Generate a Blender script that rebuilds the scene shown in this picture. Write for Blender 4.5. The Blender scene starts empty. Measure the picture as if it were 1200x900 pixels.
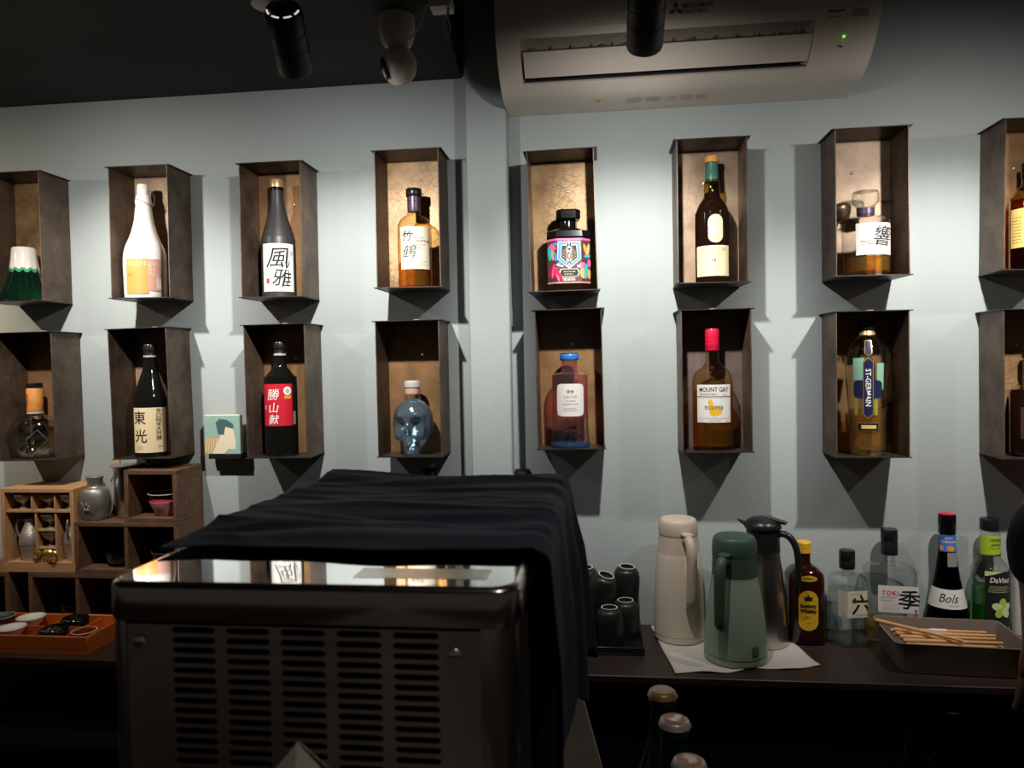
import bpy, bmesh, math, random
from mathutils import Vector, Matrix, noise

S = bpy.context.scene
COL = S.collection
R = math.radians
PI = math.pi
rnd = random.Random(11)

# ------------------------------------------------------------------ camera
F_PX, YAW, PITCH, ROLL = 870.0, R(6.65), R(-1.61), R(1.036)
CAM_POS = Vector((0, -1.85, 1.5))
fw = Vector((-math.sin(YAW) * math.cos(PITCH), math.cos(YAW) * math.cos(PITCH), math.sin(PITCH)))
rt = Vector((math.cos(YAW), math.sin(YAW), 0))
up = rt.cross(fw)
rt2 = rt * math.cos(ROLL) - up * math.sin(ROLL)
up2 = up * math.cos(ROLL) + rt * math.sin(ROLL)
cd = bpy.data.cameras.new('camera')
cd.sensor_width = 36
cd.lens = F_PX / 1200 * 36
cd.clip_start = 0.02
cd.dof.use_dof = True
cd.dof.focus_distance = 1.75
cd.dof.aperture_fstop = 12.0
cam = bpy.data.objects.new('camera', cd)
COL.objects.link(cam)
m3 = Matrix((rt2, up2, -fw)).transposed()
cam.matrix_world = Matrix.Translation(CAM_POS) @ m3.to_4x4()
S.camera = cam

# ------------------------------------------------------------------ world and exposure
W = bpy.data.worlds.new('world')
S.world = W
W.use_nodes = True
W.node_tree.nodes['Background'].inputs[0].default_value = (1.0, 0.86, 0.74, 1)
W.node_tree.nodes['Background'].inputs[1].default_value = 0.028
S.view_settings.view_transform = 'Standard'
S.view_settings.look = 'None'
S.view_settings.gamma = 1
S.view_settings.exposure = 0.18
S.view_settings.use_curve_mapping = False
S.cycles.transparent_max_bounces = 24
S.cycles.max_bounces = 10
S.cycles.use_denoising = True
S.cycles.caustics_reflective = False
S.cycles.caustics_refractive = False

# track spot lamps: front-opening x, y, z, tilt below horizontal, sideways turn, watts, colour
LAMPS = [(-1.90, -0.57, 2.027, 34, 0, 30.0, (1.0, 0.82, 0.62)),
         (-1.19, -0.57, 2.027, 34, 0, 32.0, (1.0, 0.94, 0.87)),
         (-0.525, -0.57, 2.027, 34, 11, 34.0, (1.0, 0.96, 0.91)),
         (0.085, -0.57, 2.027, 34, 0, 36.0, (1.0, 0.96, 0.91)),
         (0.78, -0.57, 2.027, 38, 0, 36.0, (1.0, 0.95, 0.89)),
         (1.45, -0.57, 2.027, 38, 0, 32.0, (1.0, 0.93, 0.86))]
BEAM_ANGLE, SPILL_ANGLE, SPILL_SHARE, BEAM_DIP = 80, 152, .22, 5   # narrow beam plus the reflector's wide spill

# ------------------------------------------------------------------ materials
M = {}
def nodes_of(name):
    m = bpy.data.materials.new(name)
    m.use_nodes = True
    nt = m.node_tree
    return m, nt, nt.nodes['Principled BSDF']

def obj_coords(nt, scale=1.0, distort=None):
    tc = nt.nodes.new('ShaderNodeTexCoord')
    oi = nt.nodes.new('ShaderNodeObjectInfo')
    add = nt.nodes.new('ShaderNodeVectorMath'); add.operation = 'ADD'
    mul = nt.nodes.new('ShaderNodeVectorMath'); mul.operation = 'SCALE'
    nt.links.new(oi.outputs['Location'], mul.inputs[0]); mul.inputs['Scale'].default_value = 3.7
    nt.links.new(tc.outputs['Object'], add.inputs[0]); nt.links.new(mul.outputs[0], add.inputs[1])
    return add.outputs[0]

def mat(name, col, rough=.5, metal=0.0, var=0.0, vscale=20, bump=0.0, bscale=200, coat=0.0, spec=.5,
        emit=None, estr=0, trans=0, ior=1.45, stretch=None, sheen=0, rvar=0):
    if name in M: return M[name]
    m, nt, b = nodes_of(name)
    b.inputs['Base Color'].default_value = (*col, 1)
    b.inputs['Roughness'].default_value = rough
    b.inputs['Metallic'].default_value = metal
    b.inputs['Coat Weight'].default_value = coat
    b.inputs['Specular IOR Level'].default_value = spec
    b.inputs['IOR'].default_value = ior
    b.inputs['Transmission Weight'].default_value = trans
    if sheen: b.inputs['Sheen Weight'].default_value = sheen
    if emit:
        b.inputs['Emission Color'].default_value = (*emit, 1)
        b.inputs['Emission Strength'].default_value = estr
    if var or bump or rvar:
        co = obj_coords(nt)
        if stretch:
            mp = nt.nodes.new('ShaderNodeMapping'); mp.inputs['Scale'].default_value = stretch
            nt.links.new(co, mp.inputs[0]); co = mp.outputs[0]
    if var or rvar:
        n = nt.nodes.new('ShaderNodeTexNoise'); n.inputs['Scale'].default_value = vscale
        n.inputs['Detail'].default_value = 6; n.inputs['Roughness'].default_value = .6
        nt.links.new(co, n.inputs['Vector'])
        if var:
            r = nt.nodes.new('ShaderNodeValToRGB')
            r.color_ramp.elements[0].position = .3; r.color_ramp.elements[1].position = .7
            r.color_ramp.elements[0].color = (*[c * (1 - var) for c in col], 1)
            r.color_ramp.elements[1].color = (*[min(1, c * (1 + var)) for c in col], 1)
            nt.links.new(n.outputs['Fac'], r.inputs[0]); nt.links.new(r.outputs[0], b.inputs['Base Color'])
        if rvar:
            mr = nt.nodes.new('ShaderNodeMapRange')
            mr.inputs['To Min'].default_value = max(0, rough - rvar); mr.inputs['To Max'].default_value = rough + rvar
            nt.links.new(n.outputs['Fac'], mr.inputs[0]); nt.links.new(mr.outputs[0], b.inputs['Roughness'])
    if bump:
        n2 = nt.nodes.new('ShaderNodeTexNoise'); n2.inputs['Scale'].default_value = bscale; n2.inputs['Detail'].default_value = 4
        nt.links.new(co, n2.inputs['Vector'])
        bp = nt.nodes.new('ShaderNodeBump'); bp.inputs['Strength'].default_value = bump; bp.inputs['Distance'].default_value = .002
        nt.links.new(n2.outputs['Fac'], bp.inputs['Height']); nt.links.new(bp.outputs[0], b.inputs['Normal'])
    M[name] = m
    return m

def glass(name, tint, gloss=.8, base=.05, rough=.02, edge=None, glow=0):
    """thin clear wall: tinted see-through with reflections that grow towards grazing"""
    if name in M: return M[name]
    m, nt, b = nodes_of(name)
    nt.nodes.remove(b)
    out = nt.nodes['Material Output']
    tr = nt.nodes.new('ShaderNodeBsdfTransparent')
    gl = nt.nodes.new('ShaderNodeBsdfGlossy'); gl.inputs['Roughness'].default_value = rough
    gl.inputs[0].default_value = (1, 1, 1, 1)
    lw = nt.nodes.new('ShaderNodeLayerWeight'); lw.inputs[0].default_value = .5
    p = nt.nodes.new('ShaderNodeMath'); p.operation = 'POWER'; p.inputs[1].default_value = 4
    ma = nt.nodes.new('ShaderNodeMath'); ma.operation = 'MULTIPLY_ADD'; ma.inputs[1].default_value = gloss; ma.inputs[2].default_value = base
    mx = nt.nodes.new('ShaderNodeMixShader')
    nt.links.new(lw.outputs['Facing'], p.inputs[0]); nt.links.new(p.outputs[0], ma.inputs[0])
    nt.links.new(ma.outputs[0], mx.inputs[0]); nt.links.new(tr.outputs[0], mx.inputs[1]); nt.links.new(gl.outputs[0], mx.inputs[2])
    p2 = nt.nodes.new('ShaderNodeMath'); p2.operation = 'POWER'; p2.inputs[1].default_value = 3
    nt.links.new(lw.outputs['Facing'], p2.inputs[0])
    cm = nt.nodes.new('ShaderNodeMix'); cm.data_type = 'RGBA'
    cm.inputs['A'].default_value = (*tint, 1)
    cm.inputs['B'].default_value = (*(edge or [c * c * .6 for c in tint]), 1)
    nt.links.new(p2.outputs[0], cm.inputs['Factor']); nt.links.new(cm.outputs['Result'], tr.inputs[0])
    fin = mx.outputs[0]
    if glow:   # diffuse mix standing in for light focused through liquid and glass
        df = nt.nodes.new('ShaderNodeBsdfDiffuse'); tl = nt.nodes.new('ShaderNodeBsdfTranslucent')
        for q in (df, tl): q.inputs[0].default_value = (*tint, 1)
        m1 = nt.nodes.new('ShaderNodeMixShader'); nt.links.new(df.outputs[0], m1.inputs[1]); nt.links.new(tl.outputs[0], m1.inputs[2])
        m2 = nt.nodes.new('ShaderNodeMixShader'); m2.inputs[0].default_value = glow
        nt.links.new(fin, m2.inputs[1]); nt.links.new(m1.outputs[0], m2.inputs[2]); fin = m2.outputs[0]
    nt.links.new(fin, out.inputs['Surface'])
    M[name] = m
    return m

def patina(name, dark, light, line, crackle=.0, cscale=38, metal=.35, rough=.45):
    """sheet steel with blotchy brown patina and crackled varnish"""
    m, nt, b = nodes_of(name)
    co = obj_coords(nt)
    n = nt.nodes.new('ShaderNodeTexNoise'); n.inputs['Scale'].default_value = 14; n.inputs['Detail'].default_value = 8; n.inputs['Roughness'].default_value = .65
    nt.links.new(co, n.inputs['Vector'])
    r = nt.nodes.new('ShaderNodeValToRGB')
    r.color_ramp.elements[0].position = .33; r.color_ramp.elements[1].position = .68
    r.color_ramp.elements[0].color = (*dark, 1); r.color_ramp.elements[1].color = (*light, 1)
    nt.links.new(n.outputs['Fac'], r.inputs[0])
    colr = r.outputs[0]
    if crackle:
        n3 = nt.nodes.new('ShaderNodeTexNoise'); n3.inputs['Scale'].default_value = 30; n3.inputs['Detail'].default_value = 3
        nt.links.new(co, n3.inputs['Vector'])
        sc = nt.nodes.new('ShaderNodeVectorMath'); sc.operation = 'SCALE'; sc.inputs['Scale'].default_value = .03
        nt.links.new(n3.outputs['Color'], sc.inputs[0])
        ad = nt.nodes.new('ShaderNodeVectorMath'); ad.operation = 'ADD'
        nt.links.new(co, ad.inputs[0]); nt.links.new(sc.outputs[0], ad.inputs[1])
        v = nt.nodes.new('ShaderNodeTexVoronoi'); v.feature = 'DISTANCE_TO_EDGE'; v.inputs['Scale'].default_value = cscale
        nt.links.new(ad.outputs[0], v.inputs['Vector'])
        n4 = nt.nodes.new('ShaderNodeTexNoise'); n4.inputs['Scale'].default_value = 9
        nt.links.new(co, n4.inputs['Vector'])
        rr = nt.nodes.new('ShaderNodeValToRGB'); rr.color_ramp.elements[0].position = .01; rr.color_ramp.elements[1].position = .09
        rr.color_ramp.elements[0].color = (1, 1, 1, 1); rr.color_ramp.elements[1].color = (0, 0, 0, 1)
        nt.links.new(v.outputs['Distance'], rr.inputs[0])
        r4 = nt.nodes.new('ShaderNodeValToRGB'); r4.color_ramp.elements[0].position = .45; r4.color_ramp.elements[1].position = .56
        nt.links.new(n4.outputs['Fac'], r4.inputs[0])
        mu = nt.nodes.new('ShaderNodeMath'); mu.operation = 'MULTIPLY'
        nt.links.new(rr.outputs[0], mu.inputs[0]); nt.links.new(r4.outputs[0], mu.inputs[1])
        mu2 = nt.nodes.new('ShaderNodeMath'); mu2.operation = 'MULTIPLY'; mu2.inputs[1].default_value = crackle
        nt.links.new(mu.outputs[0], mu2.inputs[0])
        mx = nt.nodes.new('ShaderNodeMix'); mx.data_type = 'RGBA'
        nt.links.new(mu2.outputs[0], mx.inputs['Factor']); nt.links.new(colr, mx.inputs['A'])
        mx.inputs['B'].default_value = (*line, 1)
        colr = mx.outputs['Result']
    nt.links.new(colr, b.inputs['Base Color'])
    b.inputs['Metallic'].default_value = metal
    b.inputs['Roughness'].default_value = rough
    M[name] = m
    return m

mat('wall_paint', (.372, .416, .412), .75, var=.035, vscale=3, bump=.35, bscale=190)
mat('ceiling_black', (.022, .021, .02), .8, var=.2, vscale=4, bump=.1)
mat('floor_dark', (.03, .027, .025), .6, var=.3, vscale=5)
mat('counter_wood', (.036, .023, .018), .38, var=.25, vscale=8, stretch=(1, 6, 6))
mat('black_laminate', (.006, .006, .007), .35)
mat('black_gloss', (.004, .004, .005), .12)
patina('steel_side', (.058, .036, .024), (.165, .117, .083), (.035, .022, .016), .35, 42, .35, .5)
patina('steel_lid', (.035, .028, .024), (.075, .062, .055), (0, 0, 0), 0, 30, .5, .42)
patina('back_gold', (.24, .125, .05), (.50, .33, .155), (.16, .09, .05), .75, 62, .25, .42)
patina('back_tan', (.23, .145, .09), (.42, .30, .20), (.20, .13, .085), .45, 55, .25, .45)
patina('back_brown', (.22, .115, .05), (.38, .215, .10), (.10, .055, .03), .22, 40, .3, .40)
patina('back_dull', (.13, .095, .085), (.20, .15, .13), (.09, .05, .03), .25, 26, .3, .42)
mat('edge_bright', (.55, .50, .46), .35, .7)
mat('screw_steel', (.75, .72, .68), .3, .9)
mat('copper_tab', (.60, .36, .28), .45, .3)
mat('ac_plastic', (.80, .72, .62), .42, var=.02, vscale=4)
mat('ac_dark', (.012, .014, .015), .6)
mat('ac_grey', (.10, .11, .115), .5)
mat('ac_sticker', (.40, .38, .34), .5)
mat('yellow_sticker', (.75, .52, .08), .5)
mat('led_green', (.05, .6, .02), .4, emit=(.15, 1, .03), estr=1.2)
mat('logo_grey', (.12, .11, .10), .4)
mat('lamp_black', (.012, .012, .013), .38)
mat('lamp_slit', (1, .95, .9), .4, emit=(1, .94, .86), estr=.55)
mat('lamp_lens', (1, 1, 1), .3, emit=(1, .93, .84), estr=4)
mat('white_plastic', (.62, .58, .54), .4)
mat('cam_plastic', (.62, .53, .46), .42)
mat('cable_white', (.55, .52, .48), .5)
mat('stainless_top', (.80, .80, .79), .035, 1.0)
mat('stainless_edge', (.55, .50, .47), .22, 1.0)
mat('stainless_front', (.52, .46, .43), .36, .95, var=.12, vscale=30, stretch=(1, 1, .1))
mat('tape_residue', (.70, .66, .60), .26, 1.0, var=.2, vscale=90)
mat('fin_dark', (.02, .018, .017), .9, spec=.05)
mat('inner_black', (.003, .003, .003), .8)
mat('navy_cloth', (.020, .025, .056), .72, var=.10, vscale=60)
mat('board_beige', (.50, .46, .40), .6, var=.08)
mat('paper_white', (.72, .70, .66), .7, var=.02)
mat('paper_cream', (.74, .66, .52), .65, var=.03, vscale=30)
mat('paper_yellow', (.82, .55, .16), .6, var=.05, vscale=30)
mat('paper_tan', (.78, .63, .38), .62, var=.03, vscale=30)
mat('paper_red', (.62, .012, .03), .5)
mat('paper_orange', (.70, .28, .065), .55, var=.12, vscale=40)
mat('ink', (.008, .008, .009), .6)
mat('ink_grey', (.25, .24, .23), .6)
mat('ink_red', (.60, .03, .06), .6)
mat('ink_brown', (.08, .03, .015), .6)
mat('ink_white', (.85, .84, .80), .6)
mat('ink_gold', (.60, .42, .16), .35, .6)
mat('ink_navy', (.012, .018, .07), .45)
mat('ink_blue', (.06, .22, .62), .45)
mat('ink_teal', (.02, .40, .45), .45)
mat('ink_pink', (.78, .12, .30), .45)
mat('ink_orange', (.85, .32, .05), .45)
mat('ink_lime', (.42, .62, .04), .45)
mat('ink_pale_lime', (.66, .76, .38), .45)
mat('pink_print', (.62, .30, .24), .55, var=.1)
mat('ceramic_white', (.80, .77, .71), .18, coat=.4)
mat('frosted_black', (.035, .034, .032), .42)
mat('sake_black', (.006, .006, .005), .08, coat=.5)
mat('dark_amber', (.010, .004, .002), .08, coat=.5)
mat('black_cap', (.010, .010, .011), .28)
mat('gold_cap', (.62, .44, .22), .35, .5)
mat('silver_cap', (.72, .70, .68), .32, .35)
mat('cork_orange', (.72, .33, .08), .5)
mat('cork_tan', (.62, .44, .22), .6)
mat('capsule_green', (.045, .14, .115), .35)
mat('capsule_red', (.60, .01, .05), .3)
mat('capsule_purple', (.10, .06, .10), .3, .4)
mat('cap_yellow', (.80, .46, .03), .35)
mat('cap_blue', (.03, .16, .48), .3)
mat('wire_steel', (.35, .30, .22), .3, .9)
glass('clear_glass', (.97, .98, .97), .9, .07, edge=(.45, .48, .46))
glass('clear_glass_b', (.95, .97, .96), .95, .11, edge=(.30, .34, .32))
glass('amber_glass', (.95, .84, .60), .85, .06)
glass('olive_glass', (.72, .60, .22), .85, .06)
glass('green_glass', (.30, .75, .58), .9, .10, edge=(.02, .20, .14), glow=.012)
glass('blue_glass', (.90, .94, .99), .9, .10, edge=(.25, .40, .85))
glass('pink_glass', (.97, .68, .72), .9, .09, edge=(.60, .08, .15), glow=.05)
glass('whisky', (.96, .60, .14), .3, .01, edge=(.80, .25, .02), glow=.14)
glass('whisky_deep', (.78, .32, .06), .3, .01)
glass('pale_whisky', (.96, .74, .34), .3, .01, glow=.12)
glass('rum', (.90, .56, .16), .3, .01, edge=(.75, .22, .02), glow=.10)
glass('pink_liquid', (.80, .22, .30), .3, .01)
glass('clear_liquid', (.90, .92, .92), .3, .01)
glass('green_liquid', (.08, .60, .10), .3, .01, glow=.15)
glass('blue_liquid', (.01, .02, .11), .3, .01)
mat('thermos_cream', (.70, .61, .49), .42)
mat('thermos_cream_dark', (.54, .45, .36), .42)
mat('thermos_green', (.33, .43, .31), .42)
mat('thermos_green_dark', (.060, .105, .072), .42)
mat('brushed_steel', (.60, .56, .52), .28, 1.0, var=.06, vscale=60, stretch=(8, 8, .2))
mat('black_plastic', (.012, .012, .013), .32)
mat('napkin', (.62, .58, .52), .8, bump=.3, bscale=500)
mat('clay_black', (.014, .013, .012), .34)
mat('clay_ring', (.62, .58, .52), .6)
mat('tray_black', (.010, .009, .009), .3)
mat('pan_brown', (.27, .21, .17), .45, .35)
mat('chopstick_wood', (.68, .38, .16), .5, var=.12, vscale=30, stretch=(1, 8, 8))
mat('wicker', (.42, .25, .11), .6, var=.35, vscale=120)
mat('crate_light', (.52, .29, .13), .55, var=.16, vscale=14, stretch=(1, 6, 8))
mat('crate_dark', (.135, .070, .038), .6, var=.35, vscale=14, stretch=(2, 6, 8))
mat('crate_back', (.055, .030, .018), .7, var=.3, vscale=14)
mat('pewter', (.62, .57, .50), .42, .75, var=.15, vscale=60, bump=.8, bscale=260)
mat('pewter_smooth', (.34, .32, .28), .44, .75, var=.1, vscale=40)
mat('gold_metal', (.78, .50, .16), .3, .85, var=.2, vscale=90)
mat('bronze', (.17, .12, .075), .35, .85)
mat('lacquer_orange', (.50, .115, .018), .3, var=.12, vscale=10)
mat('lacquer_black', (.006, .006, .006), .12, coat=.6)
mat('plate_green', (.05, .09, .06), .25, coat=.5)
glass('rose_glass', (.88, .30, .36), .85, .06)
mat('rose_frost', (.80, .32, .38), .5, var=.45, vscale=160)
mat('teal_print', (.28, .44, .38), .55, var=.06, vscale=8)
mat('print_dark_teal', (.055, .12, .13), .55)
mat('print_cream', (.78, .66, .48), .55)
mat('print_ochre', (.55, .38, .17), .55)
mat('beer_green', (.006, .035, .014), .08, coat=.5)
mat('shirt_black', (.008, .008, .009), .9, bump=.3, bscale=900)
mat('skin', (.34, .17, .105), .5, var=.06, vscale=20)
mat('hair_black', (.010, .008, .007), .6)
mat('trouser_black', (.012, .012, .014), .85)

# ------------------------------------------------------------------ mesh helpers
class MB:
    def __init__(s): s.v = []; s.f = []
    def add(s, vs, fs):
        o = len(s.v); s.v += [tuple(p) for p in vs]; s.f += [tuple(i + o for i in f) for f in fs]; return s
    def box(s, x0, x1, y0, y1, z0, z1, bev=0.0, seg=1):
        bm = bmesh.new()
        vs = [bm.verts.new((x, y, z)) for x in (x0, x1) for y in (y0, y1) for z in (z0, z1)]
        for q in ((0, 1, 3, 2), (4, 6, 7, 5), (0, 4, 5, 1), (2, 3, 7, 6), (0, 2, 6, 4), (1, 5, 7, 3)):
            bm.faces.new([vs[i] for i in q])
        if bev: bmesh.ops.bevel(bm, geom=bm.edges[:], offset=bev, segments=seg, affect='EDGES', profile=.5)
        s.bm(bm); return s
    def bm(s, bm, mtx=None):
        bm.verts.index_update()
        s.add([(mtx @ v.co if mtx else v.co) for v in bm.verts], [[v.index for v in f.verts] for f in bm.faces])
        bm.free(); return s
    def lathe(s, prof, n=36, c=(0, 0), sx=1, sy=1, pw=2.0, flute=0, nf=0, rot=0, cap=True, facet=False):
        """prof: (r, z[, power]); cross-section is a superellipse, optionally fluted"""
        vs = []
        for p in prof:
            r, z = p[0], p[1]; e = p[2] if len(p) > 2 else pw
            for k in range(n):
                a = 2 * PI * k / n + rot
                ca, sa = math.cos(a), math.sin(a)
                q = (abs(ca) ** e + abs(sa) ** e) ** (-1.0 / e)
                rr = r * q * (1 + flute * math.cos(nf * a))
                vs.append((c[0] + rr * ca * sx, c[1] + rr * sa * sy, z))
        fs = []
        for i in range(len(prof) - 1):
            for k in range(n):
                fs.append((i * n + k, i * n + (k + 1) % n, (i + 1) * n + (k + 1) % n, (i + 1) * n + k))
        if cap:
            fs.append(tuple(range(n - 1, -1, -1)))
            b = (len(prof) - 1) * n
            fs.append(tuple(range(b, b + n)))
        return s.add(vs, fs)
    def tube(s, pts, r, n=8, closed=False, flat=1.0, cap=True):
        pts = [Vector(p) for p in pts]; m = len(pts); vs = []
        rr = r if isinstance(r, (list, tuple)) else [r] * m
        prev = None
        for i, p in enumerate(pts):
            if closed: t = pts[(i + 1) % m] - pts[i - 1]
            else: t = pts[min(i + 1, m - 1)] - pts[max(i - 1, 0)]
            t.normalize()
            if prev is None:
                ref = Vector((0, 0, 1)) if abs(t.z) < .9 else Vector((0, 1, 0))
                u = t.cross(ref).normalized()
            else:
                u = (prev - t * prev.dot(t)).normalized()
            prev = u; w = t.cross(u)
            for k in range(n):
                a = 2 * PI * k / n
                vs.append(p + (u * math.cos(a) * flat + w * math.sin(a)) * rr[i])
        fs = []
        for i in range(m if closed else m - 1):
            j = (i + 1) % m
            for k in range(n):
                fs.append((i * n + k, i * n + (k + 1) % n, j * n + (k + 1) % n, j * n + k))
        if cap and not closed:
            fs.append(tuple(range(n - 1, -1, -1))); fs.append(tuple((m - 1) * n + k for k in range(n)))
        return s.add(vs, fs)
    def prism_x(s, poly, x0, x1):
        """polygon in (y, z) extruded along x"""
        n = len(poly)
        s.add([(x0, y, z) for y, z in poly] + [(x1, y, z) for y, z in poly],
              [(k, (k + 1) % n, n + (k + 1) % n, n + k) for k in range(n)] + [tuple(range(n - 1, -1, -1)), tuple(range(n, 2 * n))])
        return s
    def prism_y(s, poly, y0, y1):
        n = len(poly)
        s.add([(x, y0, z) for x, z in poly] + [(x, y1, z) for x, z in poly],
              [(k, (k + 1) % n, n + (k + 1) % n, n + k) for k in range(n)] + [tuple(range(n - 1, -1, -1)), tuple(range(n, 2 * n))])
        return s
    def prism_z(s, poly, z0, z1):
        n = len(poly)
        s.add([(x, y, z0) for x, y in poly] + [(x, y, z1) for x, y in poly],
              [(k, (k + 1) % n, n + (k + 1) % n, n + k) for k in range(n)] + [tuple(range(n - 1, -1, -1)), tuple(range(n, 2 * n))])
        return s
    def xform(s, mtx):
        s.v = [tuple(mtx @ Vector(p)) for p in s.v]; return s
    def build(s, name, material, parent=None, loc=None, rot=None, smooth=40, fix=True):
        me = bpy.data.meshes.new(name)
        me.from_pydata(s.v, [], s.f)
        if fix:
            bm = bmesh.new(); bm.from_mesh(me)
            bmesh.ops.recalc_face_normals(bm, faces=bm.faces[:])
            bm.to_mesh(me); bm.free()
        if smooth:
            me.shade_smooth(); me.set_sharp_from_angle(angle=R(smooth))
        me.materials.append(M[material] if isinstance(material, str) else material)
        o = bpy.data.objects.new(name, me)
        COL.objects.link(o)
        if parent is not None: o.parent = parent
        if loc is not None: o.location = loc
        if rot is not None: o.rotation_euler = rot
        return o

def tag(o, label=None, cat=None, group=None, kind=None):
    if label: o['label'] = label
    if cat: o['category'] = cat
    if group: o['group'] = group
    if kind: o['kind'] = kind
    return o

def thing(name, label, cat, loc=(0, 0, 0), rz=0, group=None, rot=None):
    o = bpy.data.objects.new(name, None)
    o.empty_display_size = .02
    COL.objects.link(o)
    o.location = loc
    o.rotation_euler = rot if rot else (0, 0, rz)
    return tag(o, label, cat, group)

def struct(o): return tag(o, kind='structure')

def copy_tree(o, parent=None):
    c = o.copy(); COL.objects.link(c); c.parent = parent
    for ch in list(o.children): copy_tree(ch, c)
    return c

# ---- print and labels -------------------------------------------------------
def cyl(r, c=(0, 0)):
    """wraps (u, v) round a vertical surface of radius r (number or function of v), facing -y"""
    fr = r if callable(r) else (lambda v: r)
    def f(u, v, off=0.0):
        q = fr(v); a = u / q
        return (c[0] + (q + off) * math.sin(a), c[1] - (q + off) * math.cos(a), v)
    f.curved = True
    return f
def flat(d):
    def f(u, v, off=0.0): return (u, -d - off, v)
    f.curved = False
    return f

LIFT = .0006
def patch(name, parent, surf, u0, u1, v0, v1, material, lift=LIFT, shape='rect', nu=None, pw=6):
    mb = MB()
    if shape == 'rect':
        nu = nu or (max(2, int(abs(u1 - u0) / .004)) if surf.curved else 1)
        nv = 4 if surf.curved else 1
        vs = [surf(u0 + (u1 - u0) * i / nu, v0 + (v1 - v0) * j / nv, lift) for j in range(nv + 1) for i in range(nu + 1)]
        fs = [(j * (nu + 1) + i, j * (nu + 1) + i + 1, (j + 1) * (nu + 1) + i + 1, (j + 1) * (nu + 1) + i) for j in range(nv) for i in range(nu)]
        mb.add(vs, fs)
    else:
        e = 2 if shape == 'oval' else pw
        K, N = 5, 32
        uc, vc, hu, hv = (u0 + u1) / 2, (v0 + v1) / 2, (u1 - u0) / 2, (v1 - v0) / 2
        vs = [surf(uc, vc, lift)]; fs = []
        for k in range(1, K + 1):
            for j in range(N):
                a = 2 * PI * j / N; ca, sa = math.cos(a), math.sin(a)
                if shape == 'stadium':
                    h = hv - hu
                    pu, pv = hu * ca, hu * sa + (h if sa >= 0 else -h)
                else:
                    q = (abs(ca) ** e + abs(sa) ** e) ** (-1 / e)
                    pu, pv = hu * ca * q, hv * sa * q
                vs.append(surf(uc + pu * k / K, vc + pv * k / K, lift))
        for j in range(N): fs.append((0, 1 + j, 1 + (j + 1) % N))
        for k in range(K - 1):
            for j in range(N):
                a = 1 + k * N + j; b = 1 + k * N + (j + 1) % N
                fs.append((a, a + N, b + N, b))
        mb.add(vs, fs)
    return mb.build(name, material, parent, smooth=60, fix=False)

def poly_print(name, parent, surf, pts, material, lift=.0009):
    """flat printed shape given as an outline in (u, v)"""
    bm = bmesh.new()
    f = bm.faces.new([bm.verts.new((u, v, 0)) for u, v in pts])
    bmesh.ops.triangulate(bm, faces=[f])
    cut(bm, surf)
    mb = MB(); bm.verts.index_update()
    mb.add([surf(v.co.x, v.co.y, lift) for v in bm.verts], [[v.index for v in f.verts] for f in bm.faces]); bm.free()
    return mb.build(name, material, parent, smooth=0, fix=False)

def cut(bm, surf, step=.004):
    if not surf.curved or not bm.verts: return
    xs = [v.co.x for v in bm.verts]
    k = math.floor(min(xs) / step) + 1
    while k * step < max(xs):
        bmesh.ops.bisect_plane(bm, geom=bm.verts[:] + bm.edges[:] + bm.faces[:], plane_co=(k * step, 0, 0), plane_no=(1, 0, 0))
        k += 1

def text_bm(body, size, wide=1.0, shear=0.0, bold=0.0, spacing=1.0, turn=0, warp=0.0, vertical=False):
    cu = bpy.data.curves.new('print', 'FONT')
    cu.size = size; cu.resolution_u = 2; cu.space_character = spacing; cu.space_line = 1.0 if not vertical else .92
    cu.body = '\n'.join(body) if vertical else body
    cu.align_x = 'CENTER'; cu.align_y = 'CENTER'; cu.shear = shear; cu.offset = bold * size
    ob = bpy.data.objects.new('print', cu)
    me = ob.to_mesh()
    bm = bmesh.new(); bm.from_mesh(me); ob.to_mesh_clear()
    bpy.data.objects.remove(ob); bpy.data.curves.remove(cu)
    if bm.verts:
        xs = [v.co.x for v in bm.verts]; ys = [v.co.y for v in bm.verts]
        cx, cy = (min(xs) + max(xs)) / 2, (min(ys) + max(ys)) / 2
        for v in bm.verts:
            x, y = (v.co.x - cx) * wide, v.co.y - cy
            if warp:
                q = noise.noise_vector(Vector((x / size * 1.3 + 5, y / size * 1.3, size * 90)))
                x += q.x * warp * size; y += q.y * warp * size
            if turn == 90: x, y = -y, x
            elif turn == -90: x, y = y, -x
            v.co = (x, y, 0)
    return bm

def letters(parent, surf, body, u, v, size, ink='ink', lift=.0011, name='lettering', **kw):
    bm = text_bm(body, size, **kw)
    for w in bm.verts: w.co.x += u; w.co.y += v
    cut(bm, surf)
    mb = MB(); bm.verts.index_update()
    mb.add([surf(w.co.x, w.co.y, lift) for w in bm.verts], [[w.index for w in f.verts] for f in bm.faces]); bm.free()
    return mb.build(name, ink, parent, smooth=0, fix=False)

def lines(parent, surf, u0, u1, v0, v1, n, ink='ink_grey', h=.0008, seed=1, lift=.001):
    """rows of print too small to read"""
    q = random.Random(seed); mb = MB()
    for i in range(n):
        v = v1 + (v0 - v1) * (i + .5) / n
        u = u0 + q.random() * .1 * (u1 - u0); e = u1 - q.random() * .25 * (u1 - u0)
        while u < e:
            w = (.3 + q.random()) * h * 3; w = min(w, e - u)
            k = 3
            vs = []
            for t in range(k + 1):
                vs += [surf(u + w * t / k, v - h / 2, lift), surf(u + w * t / k, v + h / 2, lift)]
            mb.add(vs, [(2 * t, 2 * t + 2, 2 * t + 3, 2 * t + 1) for t in range(k)])
            u += w + h * .8
    return mb.build('small_print', ink, parent, smooth=0, fix=False)

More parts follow.
